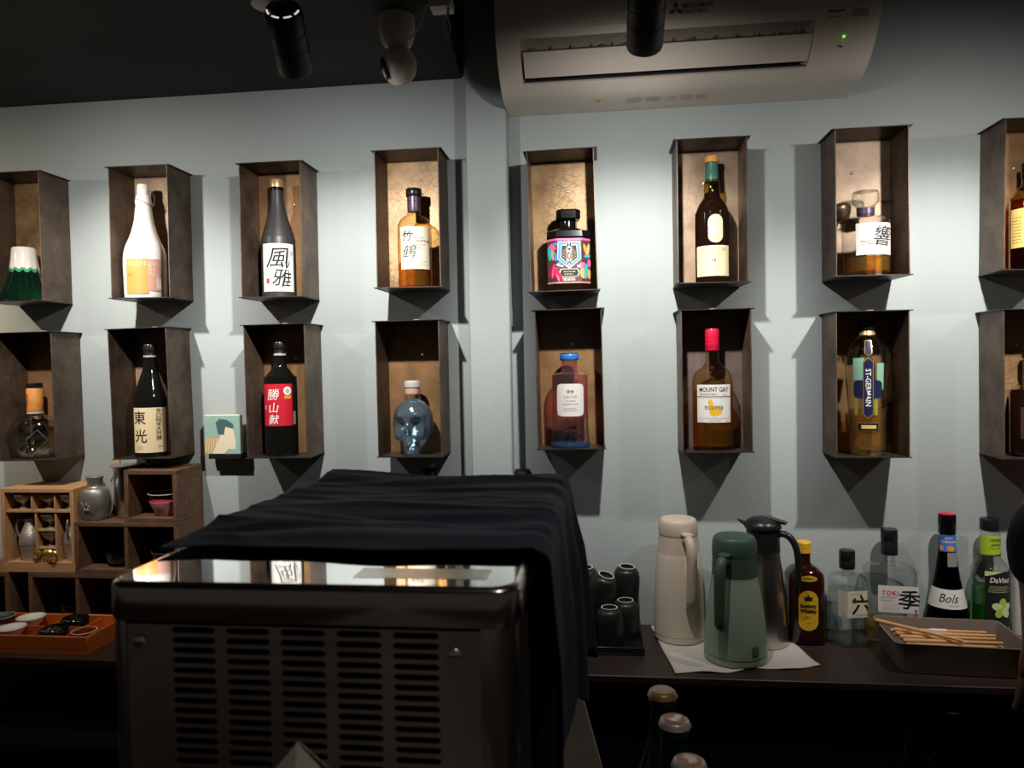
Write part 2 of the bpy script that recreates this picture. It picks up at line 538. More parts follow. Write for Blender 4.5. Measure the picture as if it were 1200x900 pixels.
def lathe_part(name, prof, material, parent, n=40, smooth=35, **kw):
    return MB().lathe(prof, n, **kw).build(name, material, parent, smooth=smooth)

def curve_pts(ctrl, n=8):
    """Catmull-Rom through profile points"""
    out = []
    P = [ctrl[0]] + list(ctrl) + [ctrl[-1]]
    for i in range(1, len(P) - 2):
        for k in range(n):
            t = k / n
            out.append(tuple(.5 * (2 * P[i][j] + (-P[i-1][j] + P[i+1][j]) * t + (2*P[i-1][j] - 5*P[i][j] + 4*P[i+1][j] - P[i+2][j]) * t*t
                             + (-P[i-1][j] + 3*P[i][j] - 3*P[i+1][j] + P[i+2][j]) * t**3) for j in range(len(P[i]))))
    out.append(tuple(ctrl[-1]))
    return out

# ------------------------------------------------------------------ the room
struct(MB().box(-3.2, 3.2, 0, .12, 0, 2.75).build('wall_back', 'wall_paint', smooth=0))
struct(MB().box(-.313, -.213, -.05, -.0005, 0, 2.66, .003).build('wall_pillar', 'wall_paint', smooth=0))
struct(MB().prism_z([(-3.2, -.0005), (-3.2, -3.4), (-.05, -3.4), (-.30, -.36), (-.331, -.0005)], 2.213, 2.66).build('ceiling', 'ceiling_black', smooth=0))
struct(MB().box(-3.2, 3.2, -3.4, .12, 2.6605, 2.75).build('ceiling_upper', 'ceiling_black', smooth=0))
struct(MB().box(-3.2, 3.2, -3.4, .12, -.08, 0).build('floor', 'floor_dark', smooth=0))

# ------------------------------------------------------------------ back counter, work counter, bar
CZ = .847
t = thing('back_counter', 'long dark wood counter along the grey wall carrying flasks, bottles and crates', 'counter')
MB().box(-3.0, 3.0, -.312, -.002, CZ - .016, CZ, .002).build('counter_top', 'counter_wood', t)
MB().box(-3.0, 3.0, -.285, -.265, .08, CZ - .0165).build('front_panel', 'black_laminate', t)
MB().box(-3.0, 3.0, -.25, -.01, .0, .08).build('plinth', 'black_laminate', t)
MB().box(-2.0, -.75, -.36, -.286, .655, .672).build('ledge', 'black_laminate', t)
for k in range(4):
    d = MB().box(.60 + .42 * k, 1.0 + .42 * k, -.296, -.286, .12, CZ - .06, .003).build('door', 'black_gloss', t)
    MB().tube([(.64 + .42 * k, -.312, .70), (.64 + .42 * k, -.312, .58)], .004).build('handle', 'black_plastic', d)

t = thing('work_counter', 'low dark worktop between the bar and the aisle, carrying the steel machine', 'counter')
MB().box(-1.8, 1.8, -1.478, -.86, .845, .875, .003).build('worktop', 'black_laminate', t)
MB().box(-1.8, 1.8, -1.47, -.90, .0, .844).build('base', 'black_laminate', t)
t = thing('bar_top', 'dark bar ledge in front of the steel machine', 'bar')
MB().box(-1.8, 1.8, -1.80, -1.49, 1.16, 1.20, .004).build('slab', 'counter_wood', t)
MB().box(-1.8, 1.8, -1.60, -1.50, 0, 1.159).build('front_panel', 'black_laminate', t)

# ------------------------------------------------------------------ display boxes
BW, BH, BD, TH = .157, .330, .107, .0022
UP = [(-1.4775, 1.679, 'back_gold', 0), (-1.1335, 1.678, 'back_tan', .3), (-.7895, 1.6705, 'back_brown', .2), (-.4475, 1.684, 'back_gold', 0),
      (-.0765, 1.665, 'back_gold', -.9), (.263, 1.6735, 'back_tan', 0), (.611, 1.679, 'back_tan', -.3), (.9615, 1.681, 'back_brown', .6)]
LO = [(-1.457, 1.272, 'back_brown', -.4), (-1.142, 1.2755, 'back_tan', -1.0), (-.7865, 1.2765, 'back_brown', -.3), (-.4535, 1.2775, 'back_brown', -.2),
      (-.066, 1.2945, 'back_brown', -.6), (.2695, 1.2855, 'back_dull', -.2), (.6095, 1.273, 'back_brown', 0), (.9625, 1.269, 'back_gold', -.3)]
UP_HOLD = ['green mountain-shaped bottle', 'white swing-top bottle', 'matte grey bottle with brush lettering', 'amber bottle with cream label',
           'octagonal bottle with parrot label', 'tall dark bottle with green neck', 'faceted decanter', 'amber bottle with yellow label']
LO_HOLD = ['round clear bottle with orange neck', 'black bottle with tan label', 'dark bottle with red label', 'iridescent skull bottle',
           'pink and blue bottle', 'rum bottle with red cap', 'tall flared clear bottle', 'black square bottle']
def display_box(cx, zb, back, tilt, label, lower):
    t = thing('display_box', label, 'display box', (cx, -.0008, zb), group='wall display boxes')
    t.rotation_euler = (0, R(tilt), 0)
    h = BW / 2
    MB().box(-h + TH, h - TH, -.0032, -.001, TH, BH - TH).build('back_panel', back, t, smooth=0)
    for s in (-1, 1):
        MB().box(min(s * h, s * (h - TH)), max(s * h, s * (h - TH)), -BD, -.001, 0, BH - TH).build('side_panel', 'steel_side', t, smooth=0)
    w = .0075
    MB().box(-h - w, h + w, -BD - .003, -.001, BH - TH, BH, .0006).build('lid', 'steel_lid', t, smooth=0)
    fl = MB()
    e = .006 if not lower else .003
    fl.add([(-h - e, -BD - .004, .0015 if not lower else 0), (h + e, -BD - .004, 0), (h + e * .2, -.001, 0), (-h - e * .2, -.001, 0),
            (-h - e, -BD - .004, TH + (.0015 if not lower else 0)), (h + e, -BD - .004, TH), (h + e * .2, -.001, TH), (-h - e * .2, -.001, TH)],
           [(0, 3, 2, 1), (4, 5, 6, 7), (0, 1, 5, 4), (1, 2, 6, 5), (2, 3, 7, 6), (3, 0, 4, 7)])
    fl.build('shelf', 'steel_lid', t, smooth=0)
    q = random.Random(int(abs(cx) * 1000) + lower)
    sx = q.uniform(-.012, .012) + (.016 if cx < 0 else -.010)
    sz = .245 + q.uniform(-.01, .01)
    b = MB().lathe([(.0035, 0), (.0035, .0012), (.0022, .0022)], 12)
    b.xform(Matrix.Rotation(R(90), 4, 'X')).build('screw', 'screw_steel', t, (sx, -.0033, sz))
    if lower:
        MB().box(-.007, .007, -.052, -.034, BH, BH + .005, .001).build('clip', 'copper_tab', t, (q.uniform(0, .015), 0, 0))
    return t
for i, (cx, zb, bk, tl) in enumerate(UP):
    b = display_box(cx, zb, bk, tl, 'patinated steel wall box in the upper row holding the ' + UP_HOLD[i], False)
    if i == 6:
        kn = MB().lathe(curve_pts([(.004, -.012), (.014, -.010), (.0235, .006), (.026, .016), (.022, .024), (.004, .0265)], 5), 24)
        kn.build('round_knob', 'bronze', b, (-.046, -.042, .147), (R(-12), R(-14), 0))
        MB().tube([(-.046, -.004, .152), (-.046, -.034, .152)], .005).build('knob_stem', 'bronze', b)
for i, (cx, zb, bk, tl) in enumerate(LO):
    display_box(cx, zb, bk, tl, 'patinated steel wall box in the lower row holding the ' + LO_HOLD[i], True)

# ------------------------------------------------------------------ spot lamps
def spot_lamp(x, y, z, tilt, yaw, watts, colr, label):
    t = thing('spot_lamp', label, 'spotlight', (x, y, z), group='black track spotlights')
    rot = (R(-tilt), 0, R(yaw))
    L, r = .112, .0305
    to_y = Matrix.Rotation(R(-90), 4, 'X')   # lathe z axis -> +y
    hd = MB()
    # closed at the rear, recessed opening at the front; z = 0 is the front opening
    hd.lathe([(.022, -L), (r * .93, -L), (r, -L + .004), (r, -.076), (r * .965, -.0755), (r * .965, -.0735), (r, -.073), (r, -.046), (r * .97, -.0455), (r * .97, -.0445), (r, -.044),
              (r, -.004), (r * .96, 0), (r * .86, 0), (r * .80, -.012), (.0, -.012)], 40, cap=False)
    hd.xform(to_y)
    head = hd.build('head', 'lamp_black', t, None, rot, smooth=40)
    rc = MB().lathe([(0, -L - .002), (.021, -L - .002), (.023, -L + .001), (0, -L + .002)], 32, cap=False).xform(to_y)
    rc.build('rear_cap', 'lamp_black', head)
    for k in (0, 1, 2, 3):
        a0 = 2 * PI * (k + .18) / 8; a1 = 2 * PI * (k + .82) / 8
        vs = []
        for j in range(6):
            a = a0 + (a1 - a0) * j / 5
            for rr, zz in ((r * .80, -L - .0012), (r * .90, -L - .0012), (r * .90, -L + .0003), (r * .80, -L + .0003)):
                vs.append((rr * math.cos(a), rr * math.sin(a), zz))
        fs = [(4 * j + p, 4 * j + (p + 1) % 4, 4 * j + 4 + (p + 1) % 4, 4 * j + 4 + p) for j in range(5) for p in range(4)] + [(0, 1, 2, 3), (20, 23, 22, 21)]
        MB().add(vs, fs).xform(to_y).build('vent_slit', 'lamp_slit', head, smooth=0)
    MB().lathe([(0, -.0115), (r * .79, -.0115), (r * .79, -.0105), (0, -.0105)], 28, cap=False).xform(to_y).build('lens', 'lamp_lens', head)
    my, mz = -.085 * math.cos(R(tilt)), .085 * math.sin(R(tilt)) + .026
    top = (2.213 if x < -.3 else 2.66) - z
    MB().tube([(0, my, mz - .004), (0, my, top - .01)], .0075, 12).build('stem', 'lamp_black', t)
    MB().lathe([(.012, mz + .014), (.014, mz + .022), (.012, mz + .030)], 16, c=(0, my)).build('swivel', 'lamp_black', t)
    MB().lathe([(.028, mz + .006), (.030, mz + .007), (.030, mz + .011), (.028, mz + .012)], 32, c=(-.014, my)).build('mount_plate', 'white_plastic', t)
    MB().lathe([(.04, top - .012), (.045, top - .010), (.045, top - .0005)], 32, c=(0, my)).build('canopy', 'lamp_black', t)
    tb = tilt + BEAM_DIP
    d = Vector((-math.sin(R(yaw)) * math.cos(R(tb)), math.cos(R(yaw)) * math.cos(R(tb)), -math.sin(R(tb))))
    for nm, ang, e in (('beam_light', BEAM_ANGLE, watts * (1 - SPILL_SHARE)), ('spill_light', SPILL_ANGLE, watts * SPILL_SHARE)):
        ld = bpy.data.lights.new(nm, 'SPOT')
        ld.energy = e; ld.color = colr; ld.spot_size = R(ang); ld.spot_blend = 1.0; ld.shadow_soft_size = .013
        lo = bpy.data.objects.new(nm, ld); COL.objects.link(lo); lo.parent = t
        lo.location = d * .016
        lo.rotation_euler = d.to_track_quat('-Z', 'Y').to_euler()
    return t
LAMP_LABELS = ['black cylinder spotlight beyond the mountain-shaped bottle, aimed at the wall', 'black cylinder spotlight in front of the white swing-top bottle',
               'black cylinder spotlight hanging beside the dome security camera', 'black cylinder spotlight hanging in front of the air conditioner',
               'black cylinder spotlight in front of the faceted decanter', 'black cylinder spotlight beyond the yellow-labelled amber bottle']
for a, l in zip(LAMPS, LAMP_LABELS): spot_lamp(*a, l)

# recessed downlight over the guests' side of the bar
t = thing('ceiling_downlight', 'small round recessed downlight in the ceiling above the bar ledge', 'downlight', (.32, -1.72, 2.66))
MB().lathe([(.048, -.0005), (.050, -.003), (.046, -.006), (.036, -.006), (.034, -.002), (.034, -.0005)], 36, cap=False).build('trim_ring', 'white_plastic', t)
MB().lathe([(.033, -.0012), (.033, -.0005)], 28).build('lens', 'lamp_lens', t)
ld = bpy.data.lights.new('downlight', 'SPOT'); ld.energy = 12; ld.color = (1, .86, .72); ld.spot_size = R(100); ld.spot_blend = 1; ld.shadow_soft_size = .03
lo = bpy.data.objects.new('downlight', ld); COL.objects.link(lo); lo.parent = t; lo.location = (0, 0, -.012)

# ------------------------------------------------------------------ air conditioner
AX0, AX1, AZ = -.212, .588, 2.111
t = thing('air_conditioner', 'beige wall air conditioner with open flap mounted above the display boxes', 'air conditioner', (AX0, -.0008, AZ))
AW = AX1 - AX0
low = [(0, 0), (-.095, .002), (-.125, .008), (-.150, .020)]
mid = curve_pts([(-.150, .020), (-.180, .042), (-.205, .068), (-.222, .092), (-.230, .108)], 4)[1:]
top = [(-.226, .110), (-.226, .113), (-.232, .115), (-.236, .150), (-.236, .262), (-.225, .285), (-.20, .294), (0, .294)]
full = low + mid + top
def prof_at(s):   # point along opening part of the curve
    return mid[min(len(mid) - 1, int(s * len(mid)))]
ox0, ox1 = .052, AW - .128
body = MB()
body.prism_x(full, 0, ox0); body.prism_x(full, ox1, AW)
i1 = len(low) - 1   # opening starts at low end
i2 = len(low) + 11
notch = full[:i1 + 1] + [(-.145, .026), (-.100, .045), (-.085, .085), (-.12, .098), (full[i2][0] + .012, full[i2][1] + .004)] + full[i2:]
body.prism_x(notch, ox0, ox1)
body.build('housing', 'ac_plastic', t, smooth=25)
MB().box(ox0 + .001, ox1 - .001, -.100, -.088, .046, .084).build('air_duct', 'ac_dark', t)
MB().add([(ox0 + .0005, -.146, .0275), (ox1 - .0005, -.146, .0275), (ox1 - .0005, -.1015, .0475), (ox0 + .0005, -.1015, .0475),
          (ox0 + .0005, -.146, .0262), (ox1 - .0005, -.146, .0262), (ox1 - .0005, -.1015, .0462), (ox0 + .0005, -.1015, .0462)],
         [(0, 1, 2, 3), (7, 6, 5, 4), (0, 4, 5, 1), (1, 5, 6, 2), (2, 6, 7, 3), (3, 7, 4, 0)]).build('duct_floor', 'ac_grey', t)
for k in range(14):
    x = ox0 + .03 + (ox1 - ox0 - .06) * k / 13
    MB().add([(x - .001, -.165, .062), (x - .001, -.10, .060), (x - .001, -.10, .085), (x - .001, -.185, .088),
              (x + .001, -.165, .062), (x + .001, -.10, .060), (x + .001, -.10, .085), (x + .001, -.185, .088)],
             [(0, 1, 2, 3), (7, 6, 5, 4), (0, 4, 5, 1), (1, 5, 6, 2), (2, 6, 7, 3), (3, 7, 4, 0)]).build('vane', 'ac_grey', t, smooth=0)
for x in (.235, .285, .42):
    MB().lathe([(.010, -.003), (.010, .003)], 16).xform(Matrix.Rotation(R(90), 4, 'X')).build('vane_hub', 'ac_grey', t, (x, -.175, .079))
# flap: thin curved plate tipped open
fp = MB(); vs = []; NF = 8
for x in (ox0 + .006, ox1 - .002):
    for s in (0, 1):
        for k in range(NF + 1):
            q = k / NF
            y = -.162 - .043 * q; z = .030 + .040 * q - .003 * math.sin(q * PI)
            vs.append((x, y + s * .0035, z + s * .0035 * .8))
n1 = NF + 1
fs = []
for k in range(NF):
    fs.append((k, k + 1, 2 * n1 + k + 1, 2 * n1 + k)); fs.append((n1 + k, 3 * n1 + k, 3 * n1 + k + 1, n1 + k + 1))
    fs.append((k, n1 + k, n1 + k + 1, k + 1)); fs.append((2 * n1 + k, 2 * n1 + k + 1, 3 * n1 + k + 1, 3 * n1 + k))
fs += [(0, 2 * n1, 3 * n1, n1), (NF, n1 + NF, 3 * n1 + NF, 2 * n1 + NF)]
flap = fp.add(vs, fs).build('flap', 'ac_plastic', t, smooth=30)
for x in (ox0 + .035, ox0 + .205, ox1 - .02):
    MB().tube([(x, -.178, .050), (x, -.150, .080)], .0022, 8).build('flap_arm', 'ac_grey', flap)
# marks on the front panel
fr = flat(.2345)
def dia(cx, cz, ax, az, bx, bz):   # rhombus from a vertex and two edges
    return [(cx, cz), (cx + ax, cz + az), (cx + ax + bx, cz + az + bz), (cx + bx, cz + bz)]
lg = .0095
ux, uz = .385, .1265
for a in (90, 210, 330):
    e1 = (math.cos(R(a - 30)) * lg, math.sin(R(a - 30)) * lg); e2 = (math.cos(R(a + 30)) * lg, math.sin(R(a + 30)) * lg)
    poly_print('emblem', t, fr, dia(ux, uz, *e1, *e2), 'logo_grey', .0008)
letters(t, fr, 'MITSUBISHI', ux + .045, uz + .006, .0125, 'logo_grey', bold=.015)
letters(t, fr, 'ELECTRIC', ux + .0375, uz - .006, .0125, 'logo_grey', bold=.015)
# stickers on the curved lower part and underside: small plates following the housing slope
def tilted(name, x0, x1, pa, pb, material, lift=.0008, parent=t):
    (ya, za), (yb, zb) = pa, pb
    n = Vector((0, -(zb - za), (yb - ya))); n.normalize()
    if n.y > 0: n = -n
    a = Vector((0, ya, za)) + n * lift; b = Vector((0, yb, zb)) + n * lift
    return MB().add([(x0, a.y, a.z), (x1, a.y, a.z), (x1, b.y, b.z), (x0, b.y, b.z)], [(0, 1, 2, 3)]).build(name, material, parent, smooth=0, fix=False)
m0, m1 = mid[11], mid[14]
tilted('energy_sticker', AW - .058, AW - .024, (m0[0], m0[1]), (m1[0], m1[1]), 'ac_sticker')
tilted('model_print', AW - .105, AW - .072, (mid[13][0], mid[13][1]), (mid[14][0], mid[14][1]), 'logo_grey')
tilted('model_print', AW - .105, AW - .078, (mid[11][0], mid[11][1] + .002), (mid[12][0], mid[12][1] - .002), 'logo_grey')
MB().lathe([(.0024, 0), (.0024, .0015), (.0014, .0022)], 14).build('indicator_light', 'led_green', t, (AW - .066, mid[6][0] - .001, mid[6][1]), (R(130), 0, 0))
MB().box(-.003, .003, -.001, .001, -.005, .005, .0005).build('receiver_window', 'ac_dark', t, (AW - .070, mid[4][0] - .0005, mid[4][1] - .001), (R(-50), 0, R(20)))
tilted('caution_label', .205, .262, (-.055, .0012), (-.090, .0019), 'ac_plastic', .0005)
tri = [(.213, -.086), (.229, -.086), (.221, -.060)]
MB().add([(x, y, .0004) for x, y in tri] + [(x, y, -.0004) for x, y in tri], [(0, 1, 2), (5, 4, 3), (0, 3, 4, 1), (1, 4, 5, 2), (2, 5, 3, 0)]).build('warning_triangle', 'yellow_sticker', t, smooth=0)
ug = lambda u, v, off=0.0: (u, v, .0002 - off)
ug.curved = False
for a, b in ((.285, .325), (.33, .372), (.378, .405), (.41, .44), (.445, .475)):
    lines(t, ug, a, b, -.085, -.052, 6, 'ac_sticker' if a > .37 else 'logo_grey', .0018, int(a * 1000), lift=.0006)
letters(t, ug, '!', .221, -.078, .012, 'ink', lift=.0009)

# ------------------------------------------------------------------ security camera, adapter and cable
t = thing('security_camera', 'small off-white ball security camera hanging from the dark ceiling', 'camera', (-.399, -.347, 2.2125))
lathe_part('base', curve_pts([(.034, 0), (.0365, -.003), (.0362, -.03), (.033, -.048), (.026, -.060), (.012, -.064)], 4), 'cam_plastic', t, 32)
hb = bmesh.new(); bmesh.ops.create_uvsphere(hb, u_segments=32, v_segments=20, radius=.0365)
for v in hb.verts: v.co.z *= 1.10
hd = MB().bm(hb).build('head', 'cam_plastic', t, (.002, .002, -.098))
fc = Vector((-.88, -.30, -.36)).normalized()
fm = fc.to_track_quat('Z', 'Y').to_matrix().to_4x4()
MB().lathe([(0, .0245), (.024, .0255), (.027, .0272), (.0262, .029), (.018, .0345), (0, .0370)], 32, cap=False).xform(fm).build('face_plate', 'black_gloss', hd)
MB().lathe([(.0, .0365), (.006, .0375), (.007, .0385), (.005, .039), (0, .039)], 20, cap=False).xform(fm).build('lens', 'black_plastic', hd)
MB().lathe([(.0268, .0262), (.0285, .0268), (.0285, .0282), (.0268, .0280)], 40, cap=False).xform(fm).build('bezel', 'cam_plastic', hd)
t = thing('power_adapter', 'beige power adapter with looped white cable on the ceiling edge', 'adapter', (-.292, -.40, 2.2125))
MB().box(-.024, .020, -.020, .020, -.020, -.0005, .003, 2).build('case', 'cam_plastic', t)
cab = curve_pts([(-.079, .030, -.058), (-.066, .026, -.052), (-.048, .018, -.030), (-.036, .008, -.006), (-.024, 0, -.006)], 6)
MB().tube(cab, .0016, 8).build('cable', 'cable_white', t)
lp = curve_pts([(.012, -.012, -.018), (.010, -.010, -.035), (.003, -.010, -.060), (.006, -.010, -.074), (.013, -.010, -.072), (.016, -.010, -.058), (.012, -.010, -.038), (.018, -.012, -.012)], 6)
MB().tube(lp, .0016, 8).build('cable_loop', 'cable_white', t)

# ------------------------------------------------------------------ small wall things
t = thing('picture_tile', 'small square teal print tile on a black ledge beside the red-labelled bottle box', 'tile', (-.967, -.0008, 1.2655))
MB().box(-.049, .049, -.034, -.022, .0135, .1145, .001).build('tile_board', 'paper_cream', t)
tf = flat(.0341)
pnl = patch('print_panel', t, tf, -.0485, .0485, .014, .112, 'teal_print', .0004)
poly_print('print_shape', pnl, tf, [(-.049, .014), (-.030, .014), (-.012, .050), (-.016, .058), (-.034, .058), (-.049, .052)], 'print_ochre', .0008)
for k in range(6):
    x = -.047 + k * .0065
    poly_print('print_stripe', pnl, tf, [(x, .016), (x + .0015, .016), (x + .006, .054), (x + .0045, .054)], 'print_cream', .0010)
poly_print('print_shape', pnl, tf, [(-.028, .014), (.004, .014), (.016, .026), (.034, .024), (.036, .046), (.030, .076), (.010, .084), (-.004, .062), (-.012, .050)], 'print_cream', .0009)
poly_print('print_shape', pnl, tf, [(-.012, .066), (.004, .062), (.008, .084), (.030, .080), (.030, .090), (.012, .102), (-.008, .104), (-.018, .094), (-.014, .078)], 'print_dark_teal', .0011)
MB().box(-.040, .048, -.034, -.0005, 0, .013, .001).build('ledge', 'black_plastic', t)
for i, (x, z) in enumerate(((-.428, 1.226), (-.192, 1.223))):
    t = thing('wall_socket', ('black plug in the wall left of the pillar above the draped cloth', 'black plug at the pillar edge above the draped cloth')[i], 'socket', (x, -.0008, z))
    MB().box(-.019, .019, -.012, -.0002, -.025, .012, .004, 2).build('plate', 'black_plastic', t)
    MB().box(-.012, .012, -.040, -.0122, -.018, .008, .005, 2).build('plug', 'black_plastic', t)

# ------------------------------------------------------------------ bottles in the boxes
BY = -.057
GB = 'bottles in the wall boxes'
def bottle(label, x, z, rz=0, y=BY, group=GB, turn=.85):
    """labels are turned towards the guests' side of the bar"""
    return thing('bottle', label, 'bottle', (x, y, z + .0003), R(rz) + turn * math.atan2(-x, 1.79), group)

def liquid(parent, prof, zt, material, inset=.0025, n=40, z0=.006, **kw):
    """closed body of liquid following the bottle profile up to height zt"""
    pts = []
    for p in prof:
        r, z = p[0], p[1]
        if z0 <= z <= zt: pts.append((max(.001, r - inset), z) + tuple(p[2:]))
    def rad(zz):
        for a, b in zip(prof, prof[1:]):
            if a[1] <= zz <= b[1] and b[1] > a[1]:
                k = (zz - a[1]) / (b[1] - a[1]); return max(.001, a[0] + (b[0] - a[0]) * k - inset)
        return prof[0][0] - inset
    e = tuple(prof[len(prof) // 2][2:]) if len(prof[0]) > 2 else ()
    pts = [(rad(z0), z0) + e] + [p for p in pts if p[1] > z0 + .0005 and p[1] < zt - .0005] + [(rad(zt), zt) + e]
    return MB().lathe(pts, n, **kw).build('liquid', material, parent, smooth=35)

UZ = [u[1] + TH for u in UP]; LZ = [l[1] + TH for l in LO]

# green mountain with white snow cap
t = bottle('green fluted mountain-shaped glass bottle with white snowcap top', -1.4895, UZ[0])
pr = curve_pts([(.052, 0), (.060, .003), (.0605, .010), (.050, .035), (.040, .062), (.0335, .088), (.030, .095)], 5)
MB().lathe(pr, 72, flute=.035, nf=12).build('glass_body', 'green_glass', t, smooth=60)
MB().lathe([(r * .93, z) for r, z in pr if .004 < z < .09], 72, flute=.035, nf=12).build('liquid', glass('pine_liquid', (.45, .86, .74), .3, .04, glow=.02), t, smooth=60)
vs = []; N = 48
for j, (r, z) in enumerate([(.0345, .083), (.0335, .090), (.0305, .112), (.0285, .138), (.0265, .1425), (.001, .143)]):
    for k in range(N):
        a = 2 * PI * k / N
        zz = z - (.007 * abs(math.sin(a * 6)) if j == 0 else 0)
        rr = r * (1 + (.02 * math.cos(12 * a) if j < 3 else 0))
        vs.append((rr * math.cos(a), rr * math.sin(a), zz))
MB().add(vs, [(j * N + k, j * N + (k + 1) % N, (j + 1) * N + (k + 1) % N, (j + 1) * N + k) for j in range(5) for k in range(N)]).build('snow_cap', 'ceramic_white', t, smooth=50)

# white swing-top
t = bottle('white ceramic swing-top bottle with orange and pink label', -1.151, UZ[1], 4)
wp = curve_pts([(.046, 0), (.0500, .004), (.0512, .05), (.0515, .100), (.0465, .130), (.0345, .160), (.0245, .195), (.0200, .228), (.0188, .240), (.0200, .246), (.0188, .256), (.0160, .266)], 5)
lathe_part('body', wp, 'ceramic_white', t, 48)
lathe_part('stopper', [(.0135, .266), (.0150, .269), (.0150, .286), (.0135, .292), (.006, .294)], 'ceramic_white', t, 32)
MB().tube([(.0205 * math.cos(a), .0205 * math.sin(a), .246 - .010 * math.cos(a)) for a in [2 * PI * k / 24 for k in range(24)]], .0007, 6, True).build('wire_bail', 'wire_steel', t)
MB().tube(curve_pts([(.0205, 0, .236), (.026, -.004, .248), (.024, -.004, .268), (.016, 0, .280)], 5), .0007, 6).build('wire_bail', 'wire_steel', t)
MB().tube([(.020 + .003 * math.cos(a), -.006, .243 + .003 * math.sin(a)) for a in [2 * PI * k / 12 for k in range(12)]], .0007, 6, True).build('wire_ring', 'wire_steel', t)
sf = cyl(.0512)
lb = patch('label', t, sf, -.050, .006, .010, .098, 'paper_orange')
lines(lb, sf, -.046, -.025, .055, .062, 2, 'ink_brown', .0008, 3)
lb = patch('label', t, sf, .006, .038, .018, .098, 'pink_print')
for k in range(3): letters(lb, sf, '純米大吟醸'[k:k + 3], .012 + .009 * k, .070 - .006 * k, .0085, 'paper_cream', vertical=True)
patch('label_patch', lb, sf, .026, .038, .022, .050, 'ceramic_white', .0009)
lines(lb, sf, .027, .037, .024, .048, 6, 'ink_grey', .0009, 5, .0013)

# matte grey with brush lettering
t = bottle('matte charcoal-grey sake bottle with gold cap and white brush-lettered label', -.793, UZ[2], 2)
pr = curve_pts([(.036, 0), (.0405, .003), (.0415, .010), (.0415, .130), (.0380, .158), (.0270, .195), (.0190, .228), (.0160, .262), (.0160, .272)], 5)
lathe_part('body', pr, 'frosted_black', t, 48)
lathe_part('lip', [(.0165, .268), (.0172, .270), (.0172, .275), (.0160, .277)], 'black_gloss', t, 32)
lathe_part('cap', [(.0165, .276), (.0168, .278), (.0168, .293), (.0155, .2958), (.004, .296)], 'gold_cap', t, 32)
sf = cyl(.0415)
lb = patch('label', t, sf, -.043, .041, .014, .132, 'paper_white')
letters(lb, sf, '風', -.002, .097, .056, 'ink', shear=.25, warp=.11, bold=.004)
letters(lb, sf, '雅', .008, .047, .046, 'ink', shear=.2, warp=.11, bold=.004)
letters(lb, sf, '純米大吟醸', .026, .100, .0075, 'ink_grey', vertical=True)
letters(lb, sf, '風雅', .034, .108, .0065, 'ink_red', vertical=True)
patch('seal', lb, sf, -.031, -.023, .034, .046, 'ink_red', .0009)
lines(lb, sf, -.036, -.012, .052, .064, 3, 'ink_grey', .0007, 8)
lines(lb, sf, -.030, -.020, .022, .028, 2, 'ink_grey', .0007, 9)

# amber with cream label
t = bottle('squat amber glass whisky bottle with black neck and cream label', -.443, UZ[3], 5)
pr = curve_pts([(.036, 0), (.0405, .003), (.0415, .012), (.0415, .140), (.0400, .155), (.0330, .170), (.0200, .180), (.0160, .188), (.0155, .205)], 5)
lathe_part('glass_body', pr, 'amber_glass', t, 48)
liquid(t, pr, .062, 'whisky')
lathe_part('capsule', [(.0162, .188), (.0165, .190), (.0165, .212), (.0172, .2125), (.0172, .214), (.0165, .2145), (.0165, .226)], 'capsule_purple', t, 32)
lathe_part('cap', [(.0180, .224), (.0192, .226), (.0192, .242), (.0180, .244), (.004, .244)], 'black_cap', t, 32)
sf = cyl(.0415)
lb = patch('label', t, sf, -.040, .040, .044, .146, 'paper_cream')
letters(lb, sf, '竹', -.020, .124, .028, 'ink', shear=.25, warp=.10, bold=.010)
letters(lb, sf, '鶴', -.016, .087, .035, 'ink', shear=.25, warp=.08, bold=-.004)
letters(lb, sf, 'TAKETSURU', .018, .111, .0085, 'ink_brown')
letters(lb, sf, 'PURE MALT', .010, .102, .0055, 'ink_grey')
letters(lb, sf, 'WHISKY', .006, .094, .0055, 'ink_grey')
lines(lb, sf, -.006, .026, .117, .121, 1, 'ink_brown', .0009, 3)
lines(lb, sf, -.032, .030, .052, .064, 3, 'ink_gold', .0008, 4)

# octagonal with colourful print
t = bottle('octagonal black-capped bottle with colourful parrot and shield label', -.067, UZ[4], 3)
def octo(hw, hd, ch): return [(-hw, -hd + ch), (-hw + ch, -hd), (hw - ch, -hd), (hw, -hd + ch), (hw, hd - ch), (hw - ch, hd), (-hw + ch, hd), (-hw, hd - ch)]
def stack(mb, secs):
    n = len(secs[0][0]); vs = []; fs = []
    for pl, z in secs: vs += [(x, y, z) for x, y in pl]
    for i in range(len(secs) - 1):
        for k in range(n): fs.append((i * n + k, i * n + (k + 1) % n, (i + 1) * n + (k + 1) % n, (i + 1) * n + k))
    fs += [tuple(range(n - 1, -1, -1)), tuple((len(secs) - 1) * n + k for k in range(n))]
    return mb.add(vs, fs)
stack(MB(), [(octo(.046, .031, .018), 0), (octo(.0505, .0345, .020), .003), (octo(.0505, .0345, .020), .126)]).build('glass_body', 'dark_amber', t, smooth=0)
stack(MB(), [(octo(.0515, .0355, .0205), .1262), (octo(.0520, .036, .0205), .128), (octo(.0500, .0345, .020), .142), (octo(.030, .026, .012), .149), (octo(.018, .018, .0075), .151)]).build('shoulder', 'black_gloss', t, smooth=0)
lathe_part('neck', [(.0185, .1505), (.0180, .152), (.0180, .171)], 'black_gloss', t, 32)
stack(MB(), [(octo(.026, .026, .0105), .171), (octo(.0285, .0285, .0115), .173), (octo(.0285, .0285, .0115), .190), (octo(.026, .026, .0105), .194)]).build('cap', 'black_gloss', t, smooth=0)
